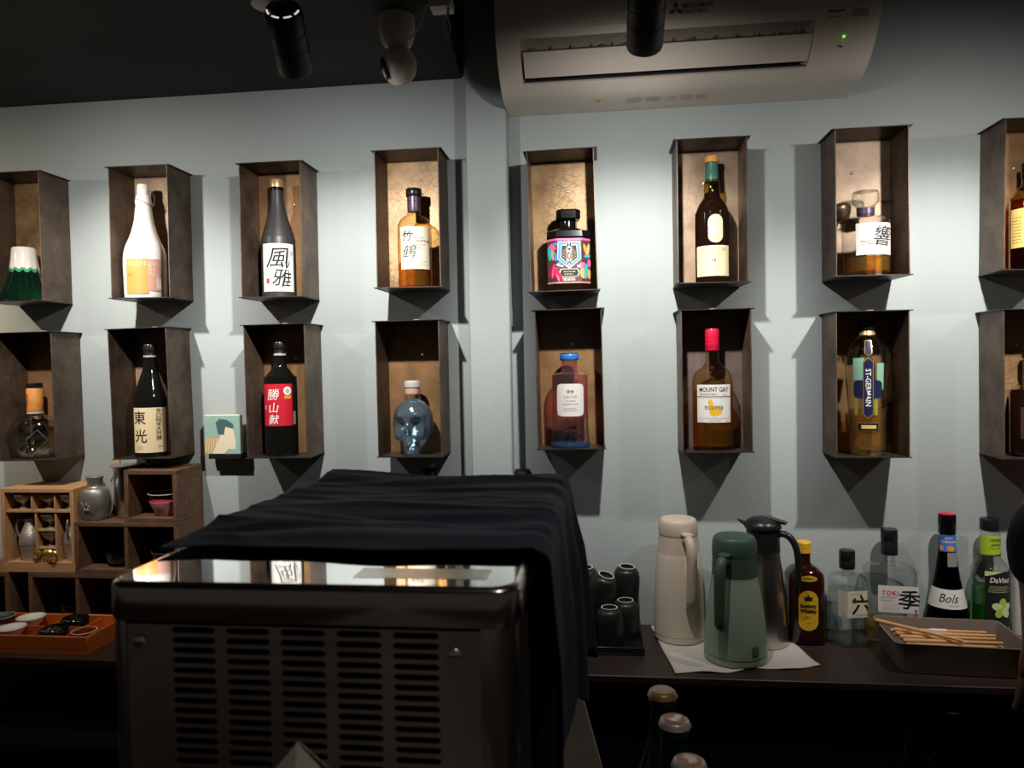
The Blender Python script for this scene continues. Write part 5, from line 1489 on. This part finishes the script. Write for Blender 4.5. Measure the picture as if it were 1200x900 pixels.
for ci in range(cols):
    for ri in range(nrow):
        x0 = gx0 + ci * pw_; z1c = gz1 - ri * ph; cx, cz = x0 + pw_ / 2, z1c - ph / 2
        hx, hz = pw_ / 2, ph / 2
        inner, outer = [], []
        for k in range(NS):
            a = 2 * PI * (k + .5) / NS
            ca, sa = math.cos(a), math.sin(a)
            q1 = 1 / max(abs(ca) / hx, abs(sa) / hz)
            # sample the rectangle by angle of a stretched direction so both outlines correspond
            px_, pz_ = ca * hx, sa * hz
            s = 1 / max(abs(px_) / hx, abs(pz_) / hz)
            outer.append((cx + px_ * s, cz + pz_ * s))
            sx_ = px_ * s / hx; sz_ = pz_ * s / hz
            rr_ = sh / 2; hl = sw / 2 - rr_
            if abs(sx_) > .985:
                aa = math.asin(max(-1, min(1, sz_)))
                inner.append((cx + (hl + rr_ * math.cos(aa)) * (1 if sx_ > 0 else -1), cz + rr_ * math.sin(aa)))
            else:
                inner.append((cx + sx_ * hl, cz + rr_ * (1 if sz_ > 0 else -1)))
        vs = [(x, fy, z) for x, z in outer] + [(x, fy, z) for x, z in inner] + [(x, fy + .0014, z) for x, z in inner]
        fs = [(k, (k + 1) % NS, NS + (k + 1) % NS, NS + k) for k in range(NS)] + [(NS + k, NS + (k + 1) % NS, 2 * NS + (k + 1) % NS, 2 * NS + k) for k in range(NS)]
        # corners of the cell
        o0 = len(vs)
        for sx_, sz_ in ((1, 1), (-1, 1), (-1, -1), (1, -1)):
            vs.append((cx + sx_ * hx, fy, cz + sz_ * hz))
        def quad(k): return (0 if outer[k][0] > cx else 1) if outer[k][1] > cz else (3 if outer[k][0] > cx else 2)
        for k in range(NS):
            a, b = outer[k], outer[(k + 1) % NS]
            if abs(a[0] - b[0]) > 1e-7 and abs(a[1] - b[1]) > 1e-7:
                fs.append((k, (k + 1) % NS, o0 + quad(k)))
        fp.add(vs, fs)
gx1 = gx0 + cols * pw_; gz0 = gz1 - nrow * ph
fp.add([(MX0 + .014, fy, gz0), (gx0, fy, gz0), (gx0, fy, gz1), (MX0 + .014, fy, gz1)], [(0, 1, 2, 3)])
fp.add([(gx1, fy, gz0), (MX1 - .022, fy, gz0), (MX1 - .022, fy, gz1), (gx1, fy, gz1)], [(0, 1, 2, 3)])
fp.add([(MX0 + .014, fy, WTZ + .02), (MX1 - .022, fy, WTZ + .02), (MX1 - .022, fy, gz0), (MX0 + .014, fy, gz0)], [(0, 1, 2, 3)])
fp.build('vent_panel', 'stainless_front', t, smooth=0, fix=False)
MB().box(MX0 + .016, MX1 - .024, fy + .020, fy + .024, WTZ + .02, MZ - .024).build('interior_shade', 'inner_black', t, smooth=0)  # black sheet stands in for the shade inside, behind the slots
for x0, x1 in ((MX0 + .003, MX0 + .0138), (MX1 - .0218, MX1 - .003)):
    c_ = (x1 - x0) * .8
    pts = []
    left = x0 < -.2
    for k in range(9):
        a = R(90 * k / 8)
        if left: pts.append((x0 + c_ - c_ * math.cos(a), fy - .001 + c_ - c_ * math.sin(a)))
        else: pts.append((x1 - c_ + c_ * math.sin(a), fy - .001 + c_ - c_ * math.cos(a)))
    if left: poly = [(x0, fy + .03)] + pts + [(x1, fy - .001), (x1, fy + .03)]
    else: poly = [(x0, fy + .03), (x0, fy - .001)] + pts + [(x1, fy + .03)]
    MB().prism_z(poly, WTZ + .012, MZ - .0225).build('corner_post', 'stainless_edge', t, smooth=40)
MB().box(MX0 + .003, MX0 + .006, fy + .031, MYB - .003, WTZ + .012, MZ - .0225).build('side_panel', 'stainless_front', t)
MB().box(MX1 - .008, MX1 - .006, fy + .031, MYB - .003, WTZ + .012, MZ - .0225).build('side_panel', 'inner_black', t)
MB().box(MX0 + .006, MX1 - .006, MYB - .006, MYB - .003, WTZ + .012, MZ - .0225).build('back_panel', 'stainless_front', t)
for k in range(44):
    z = MZ - .030 - k * .0085
    fm_ = MB().box(-.0055, .0, fy + .036, MYB - .02, -.0006, .0006)
    fm_.build('louver_fin', 'fin_dark', t, (MX1 - .003, 0, z), (0, R(52), 0), smooth=0)
for x, z in ((-.265, 1.3435), (-.0805, 1.3405), (-.265, 1.13), (-.0805, 1.13)):
    s = MB().lathe([(.0042, 0), (.0042, .0006), (.0034, .0016), (.0010, .0022)], 18).xform(Matrix.Rotation(R(90), 4, 'X')).build('screw', 'screw_steel', t, (x, fy - .0001, z))
    MB().box(-.0028, .0028, -.0026, -.0019, -.0004, .0004).build('screw_slot', 'inner_black', s)
for x in (MX0 + .03, MX1 - .03):
    for y in (MYF + .04, MYB - .04):
        MB().lathe([(.014, 0), (.014, .0118)], 20).build('foot', 'black_plastic', t, (x, y, WTZ + .0003))

# cloth: a sheet over the top, hanging over the right side and the back
W_, D_ = MX1 - MX0 + .005, MYB - (-1.392) + .003
NU, NV = 170, 140
LU = .235; LV = .07
vs = []
for j in range(NV + 1):
    v = (D_ + LV) * j / NV
    for i in range(NU + 1):
        u = (W_ + LU) * i / NU
        hx = max(0, u - W_); hy = max(0, v - D_)
        fv = min(1, v / D_)
        # ragged hem on the hanging side
        hem = .150 + .048 * fv + .012 * math.sin(fv * 13 + .5) + .006 * math.sin(fv * 31)
        hx *= hem / LU
        x = MX0 - .0025 + min(u, W_); y = -1.392 + min(v, D_)
        # ragged front edge
        y += (.0035 * math.sin(u * 30) + .0015 * math.sin(u * 75)) * max(0, 1 - v / .05) * (1 if hx == 0 else .3)
        if u < .030: y += -.004 * (1 - u / .030) * max(0, 1 - v / .06)
        z = MZ + .0036
        # long soft creases running across the top, gathering towards the corner
        k = v + .05 * u
        c1 = noise.noise(Vector((u * 3.2, k * 17 + math.sin(u * 7) * .5, .3)))
        c2 = noise.noise(Vector((u * 6 + 4, k * 40 - u * 5, 2.2)))
        c3 = 1 - abs(noise.noise(Vector((u * 4 + 9, k * 26 + u * 3, 7.1)))) * 2
        lim = min(1, v / .02)
        z += max(-.0026, .0075 * c1 + .0034 * c2 + .0042 * max(0, c3 - .45)) * (.35 + .65 * lim) + (.0012 if hx == 0 else 0)
        rr_ = .010
        if hx > 0:
            a = min(hx / rr_, PI / 2)
            x += rr_ * math.sin(a); z -= rr_ * (1 - math.cos(a)) + max(0, hx - rr_ * PI / 2)
            dd = max(0, hx - .01)
            wave = .5 + .5 * math.sin(v * 55 + 1.0 + hx * 8) + .25 * math.sin(v * 118 + hx * 9)
            x += dd * (.0 + .075 * fv) + min(dd * .14, .010) * wave * (.5 + .5 * fv)
            y += dd * .05 * math.sin(v * 40 + 2) + dd * .03
        if hy > 0:
            a = min(hy / rr_, PI / 2)
            y += rr_ * math.sin(a) * (1 if hx == 0 else .4); z -= (rr_ * (1 - math.cos(a)) + max(0, hy - rr_ * PI / 2)) * (1 if hx == 0 else max(0, 1 - hx / .05))
            y += .003 * math.sin(u * 60) * min(1, hy / .03)
            if hx > 0:
                q = min(1, hx / .03)
                y += hy * .5 * q; x -= hy * .42 * q
        vs.append((x, y, z))
cl = MB().add(vs, [(j * (NU + 1) + i, j * (NU + 1) + i + 1, (j + 1) * (NU + 1) + i + 1, (j + 1) * (NU + 1) + i) for j in range(NV) for i in range(NU)]).build('draped_cloth', 'navy_cloth', None, smooth=80)
cl.modifiers.new('thickness', 'SOLIDIFY').thickness = .0009
tag(cl, 'navy blue cloth draped over the steel machine and hanging down its side', 'cloth')

# pale board leaning behind the machine
t = thing('pale_board', 'pale beige slant-sided panel standing on the worktop behind the draped machine', 'board', (-.06, -.93, WTZ + .0004))
MB().prism_y([(-.15, .012), (.084, .012), (.030, .225), (-.15, .225)], -.006, .006).build('panel', 'board_beige', t, smooth=0)
MB().prism_y([(-.155, 0), (.092, 0), (.089, .0118), (-.155, .0118)], -.010, .010).build('bottom_rail', 'board_beige', t, smooth=0)

# ------------------------------------------------------------------ beer bottles and folded card
BEER = thing('beer_bottle', '', 'bottle', group='green beer bottles on the worktop')
H = 1.147 - WTZ
lathe_part('glass_body', curve_pts([(.026, 0), (.030, .003), (.0305, .02), (.0305, .150), (.0270, .180), (.0170, .215), (.0138, .240), (.0133, H - .020), (.0142, H - .012), (.0135, H - .006)], 5), 'beer_green', BEER, 40)
lathe_part('bottle_collar', [(.0139, H - .018), (.0148, H - .016), (.0148, H - .011), (.0139, H - .009)], 'beer_green', BEER, 36)
capm = MB(); NK = 42; vs = []
for j, (r, z) in enumerate([(.0158, H - .0062), (.0150, H - .004), (.0140, H - .0012), (.0125, H), (.001, H + .0003)]):
    for k in range(NK):
        a = 2 * PI * k / NK; rr_ = r * (1 + (.04 * math.cos(21 * a) if j == 0 else 0))
        vs.append((rr_ * math.cos(a), rr_ * math.sin(a), z))
cap_o = capm.add(vs, [(j * NK + k, j * NK + (k + 1) % NK, (j + 1) * NK + (k + 1) % NK, (j + 1) * NK + k) for j in range(4) for k in range(NK)]).build('crown_cap', 'gold_cap', BEER, smooth=50)
MB().lathe([(.0112, H + .0004), (.0112, H + .0007), (.001, H + .0008)], 32).build('cap_print', 'paper_cream', cap_o)
bl = ['green beer bottle with crown cap, the one closest to the wall counter', 'green beer bottle with crown cap in the middle of the row of three', 'green beer bottle with crown cap, the one closest to the bar ledge']
for i, (x, y, rz) in enumerate(((.063, -1.052, 10), (.0695, -1.116, 60), (.0745, -1.192, 130))):
    o = BEER if i == 0 else copy_tree(BEER)
    o.location = (x, y, WTZ + .0003); o.rotation_euler = (0, 0, R(rz)); o['label'] = bl[i]
    for ch in o.children:
        if ch.name.startswith('crown_cap'):
            if i: ch.data = ch.data.copy(); ch.data.materials[0] = M['silver_cap']
            for g2 in ch.children:
                if i:
                    g2.data = g2.data.copy(); g2.data.materials[0] = M['pink_print']
                    poly_print('cap_mark', ch, (lambda f: (setattr(f, 'curved', False), f)[1])(lambda u, v, off=0.0: (u, v, H + .0005 + off)), [(-.008, -.002), (-.001, -.007), (.008, -.004), (.006, .003), (.001, .001), (-.005, .005)], 'ceramic_white', .0006)

t = thing('folded_card', 'white folded paper card standing on the bar ledge before the machine', 'card', (-.137, -1.535, 1.2003))
hh, bw = .131, .110
mb = MB()
mb.add([(0, 0, hh), (-bw, .012, 0), (0, -.022, 0), (bw, .012, 0), (0, .0016, hh - .001), (-bw, .0136, 0), (0, -.0204, 0), (bw, .0136, 0)],
       [(0, 1, 2), (0, 2, 3), (4, 6, 5), (4, 7, 6), (0, 4, 5, 1), (1, 5, 6, 2), (2, 6, 7, 3), (3, 7, 4, 0)])
mb.build('front_leaf', 'ceramic_white', t, smooth=0)
mb = MB()
mb.add([(0, .002, hh), (-bw * .9, .050, 0), (bw * .9, .050, 0), (0, .0034, hh - .001), (-bw * .9, .0514, 0), (bw * .9, .0514, 0)], [(0, 1, 2), (3, 5, 4), (0, 3, 4, 1), (1, 4, 5, 2), (2, 5, 3, 0)])
mb.build('rear_leaf', 'paper_white', t, smooth=0)

# ------------------------------------------------------------------ bartender at the right, mostly beyond the frame
def skin_mesh(name, pts, edges, radii, material, parent, sub=2, root=0):
    me = bpy.data.meshes.new(name)
    me.from_pydata([tuple(p) for p in pts], edges, [])
    o = bpy.data.objects.new(name, me); COL.objects.link(o); o.parent = parent
    md = o.modifiers.new('skin', 'SKIN'); md.use_smooth_shade = True
    if not me.skin_vertices: me.attributes.new  # layer is made with the modifier below
    if not me.skin_vertices:
        bpy.context.view_layer.objects.active = o
        bm = bmesh.new(); bm.from_mesh(me); bm.verts.layers.skin.verify(); bm.to_mesh(me); bm.free()
    for i, r in enumerate(radii):
        sv = me.skin_vertices[0].data[i]
        sv.radius = r if isinstance(r, tuple) else (r, r)
        sv.use_root = (i == root)
    o.modifiers.new('smooth', 'SUBSURF').levels = sub
    o.modifiers['smooth'].render_levels = sub
    me.materials.append(M[material])
    return o
PX, PY = 1.10, -.56
per = thing('person', 'person in black short-sleeved clothes with one elbow out, working at the counter', 'person', (PX, PY, 0))
J = {}
def add(n, p, r): J[n] = (Vector(p), r)
add('pelvis', (0, 0, .92), (.15, .11)); add('waist', (0, .005, 1.06), (.13, .10)); add('chest', (0, .01, 1.24), (.16, .115)); add('upper', (0, .0, 1.36), (.13, .09))
add('neck', (0, .015, 1.45), (.055, .055)); add('jaw', (0, .04, 1.53), (.062, .072)); add('head', (0, .035, 1.61), (.076, .092)); add('crown', (0, .02, 1.68), (.062, .075))
add('nose', (0, .135, 1.575), (.013, .016))
add('shL', (-.185, .0, 1.375), .060); add('elL', (-.358, .085, 1.190), .036); add('foL', (-.330, .105, 1.09), .036); add('wrL', (-.318, .135, .965), .027); add('haL', (-.305, .165, .915), (.018, .036))
add('shR', (.185, .0, 1.375), .060); add('elR', (.27, .02, 1.09), .044); add('wrR', (.22, .20, .955), .027); add('haR', (.19, .26, .930), (.018, .036))
for s, hx in (('L', -1), ('R', 1)):
    add('hip' + s, (.09 * hx, 0, .86), .095); add('kn' + s, (.10 * hx, .01, .48), .062); add('an' + s, (.105 * hx, -.02, .09), .042); add('to' + s, (.115 * hx, .12, .035), (.045, .030))
fing = []
for s, base, dv, side in (('L', Vector((-.305, .165, .915)), Vector((.05, .30, -.95)).normalized(), Vector((1, .1, 0)).normalized()), ('R', Vector((.19, .26, .930)), Vector((-.3, .85, -.45)).normalized(), Vector((.9, .35, .1)).normalized())):
    for k, (off, ln) in enumerate(((-.030, .068), (-.010, .078), (.010, .073), (.029, .058))):
        a = base + side * off * .8 + dv * .030; b = a + dv * ln * .5; c3 = b + (dv * .8 + Vector((0, .35, -.2))).normalized() * ln * .5
        add('f%s%da' % (s, k), a, .0095); add('f%s%db' % (s, k), b, .0088); add('f%s%dc' % (s, k), c3, .007)
        fing += [('ha' + s, 'f%s%da' % (s, k)), ('f%s%da' % (s, k), 'f%s%db' % (s, k)), ('f%s%db' % (s, k), 'f%s%dc' % (s, k))]
    a = base - side * .034 * (1 if s == 'R' else -1) + dv * .004; b = a - side * .020 * (1 if s == 'R' else -1) + dv * .030
    add('t%sa' % s, a, .011); add('t%sb' % s, b, .0088)
    fing += [('ha' + s, 't%sa' % s), ('t%sa' % s, 't%sb' % s)]
E_ = [('pelvis', 'waist'), ('waist', 'chest'), ('chest', 'upper'), ('upper', 'neck'), ('neck', 'jaw'), ('jaw', 'head'), ('head', 'crown'), ('head', 'nose'),
      ('upper', 'shL'), ('shL', 'elL'), ('elL', 'foL'), ('foL', 'wrL'), ('wrL', 'haL'), ('upper', 'shR'), ('shR', 'elR'), ('elR', 'wrR'), ('wrR', 'haR'),
      ('pelvis', 'hipL'), ('hipL', 'knL'), ('knL', 'anL'), ('anL', 'toL'), ('pelvis', 'hipR'), ('hipR', 'knR'), ('knR', 'anR'), ('anR', 'toR')] + fing
names = list(J); ix = {n: i for i, n in enumerate(names)}
skin_mesh('body', [J[n][0] for n in names], [(ix[a], ix[b]) for a, b in E_], [J[n][1] for n in names], 'skin', per)
# shirt over torso and upper arms, sleeve of the raised arm reaching past the elbow
sh = {'pelvis': .012, 'waist': .018, 'chest': .016, 'upper': .014, 'shL': .014, 'elL': .012, 'shR': .014}
sp = [(n, J[n][0], J[n][1], g) for n, g in sh.items()]
pts = [p for _, p, _, _ in sp]; rad = [tuple(x + g for x in (r if isinstance(r, tuple) else (r, r))) for _, _, r, g in sp]
si = {n: i for i, (n, *_ ) in enumerate(sp)}
pts += [J['elL'][0].lerp(J['foL'][0], .95), J['shR'][0].lerp(J['elR'][0], .55), J['pelvis'][0] + Vector((0, 0, -.06)), Vector((0, .008, 1.425))]
rad += [(.046, .046), (.064, .064), (.165, .128), (.078, .074)]
ed = [(si['pelvis'], si['waist']), (si['waist'], si['chest']), (si['chest'], si['upper']), (si['upper'], si['shL']), (si['shL'], si['elL']), (si['elL'], 7), (si['upper'], si['shR']), (si['shR'], 8), (si['pelvis'], 9), (si['upper'], 10)]
skin_mesh('shirt', pts, ed, rad, 'shirt_black', per)
tp = ['hipL', 'knL', 'anL', 'hipR', 'knR', 'anR']
pts = [Vector((0, 0, .90))] + [J[n][0] for n in tp]; rad = [(.16, .12)] + [(J[n][1] + .016,) * 2 for n in tp]
skin_mesh('trousers', pts, [(0, 1), (1, 2), (2, 3), (0, 4), (4, 5), (5, 6)], rad, 'trouser_black', per)
hb = bmesh.new(); bmesh.ops.create_uvsphere(hb, u_segments=28, v_segments=18, radius=1)
for v in hb.verts:
    x, y, z = v.co
    if z < -.15 and y > -.2: z = -.15 + (z + .15) * .1
    if y > .55 and z < .35: y = .55
    v.co = (x * .090, y * .108 - .006, z * .110)
MB().bm(hb).build('hair', 'hair_black', per, (0, .022, 1.640), smooth=80)
for s in (-1, 1):
    eb = bmesh.new(); bmesh.ops.create_uvsphere(eb, u_segments=14, v_segments=10, radius=.011)
    MB().bm(eb).build('eye', 'ceramic_white', per, (.032 * s, .115, 1.60))
    ib = bmesh.new(); bmesh.ops.create_uvsphere(ib, u_segments=12, v_segments=8, radius=.005)
    MB().bm(ib).build('iris', 'ink', per, (.032 * s, .1225, 1.60))
    rb = bmesh.new(); bmesh.ops.create_uvsphere(rb, u_segments=14, v_segments=10, radius=1)
    MB().bm(rb, Matrix.Diagonal((.008, .018, .030, 1))).build('ear', 'skin', per, (.082 * s, .03, 1.585))
    MB().box(-.045, .045, -.10, .15, 0, .06, .02, 3).build('shoe', 'black_plastic', per, (.112 * s, .02, .0004))
mo = bmesh.new(); bmesh.ops.create_uvsphere(mo, u_segments=16, v_segments=8, radius=1)
MB().bm(mo, Matrix.Diagonal((.024, .008, .006, 1))).build('mouth', mat('lips', (.30, .11, .09), .5), per, (0, .108, 1.535))
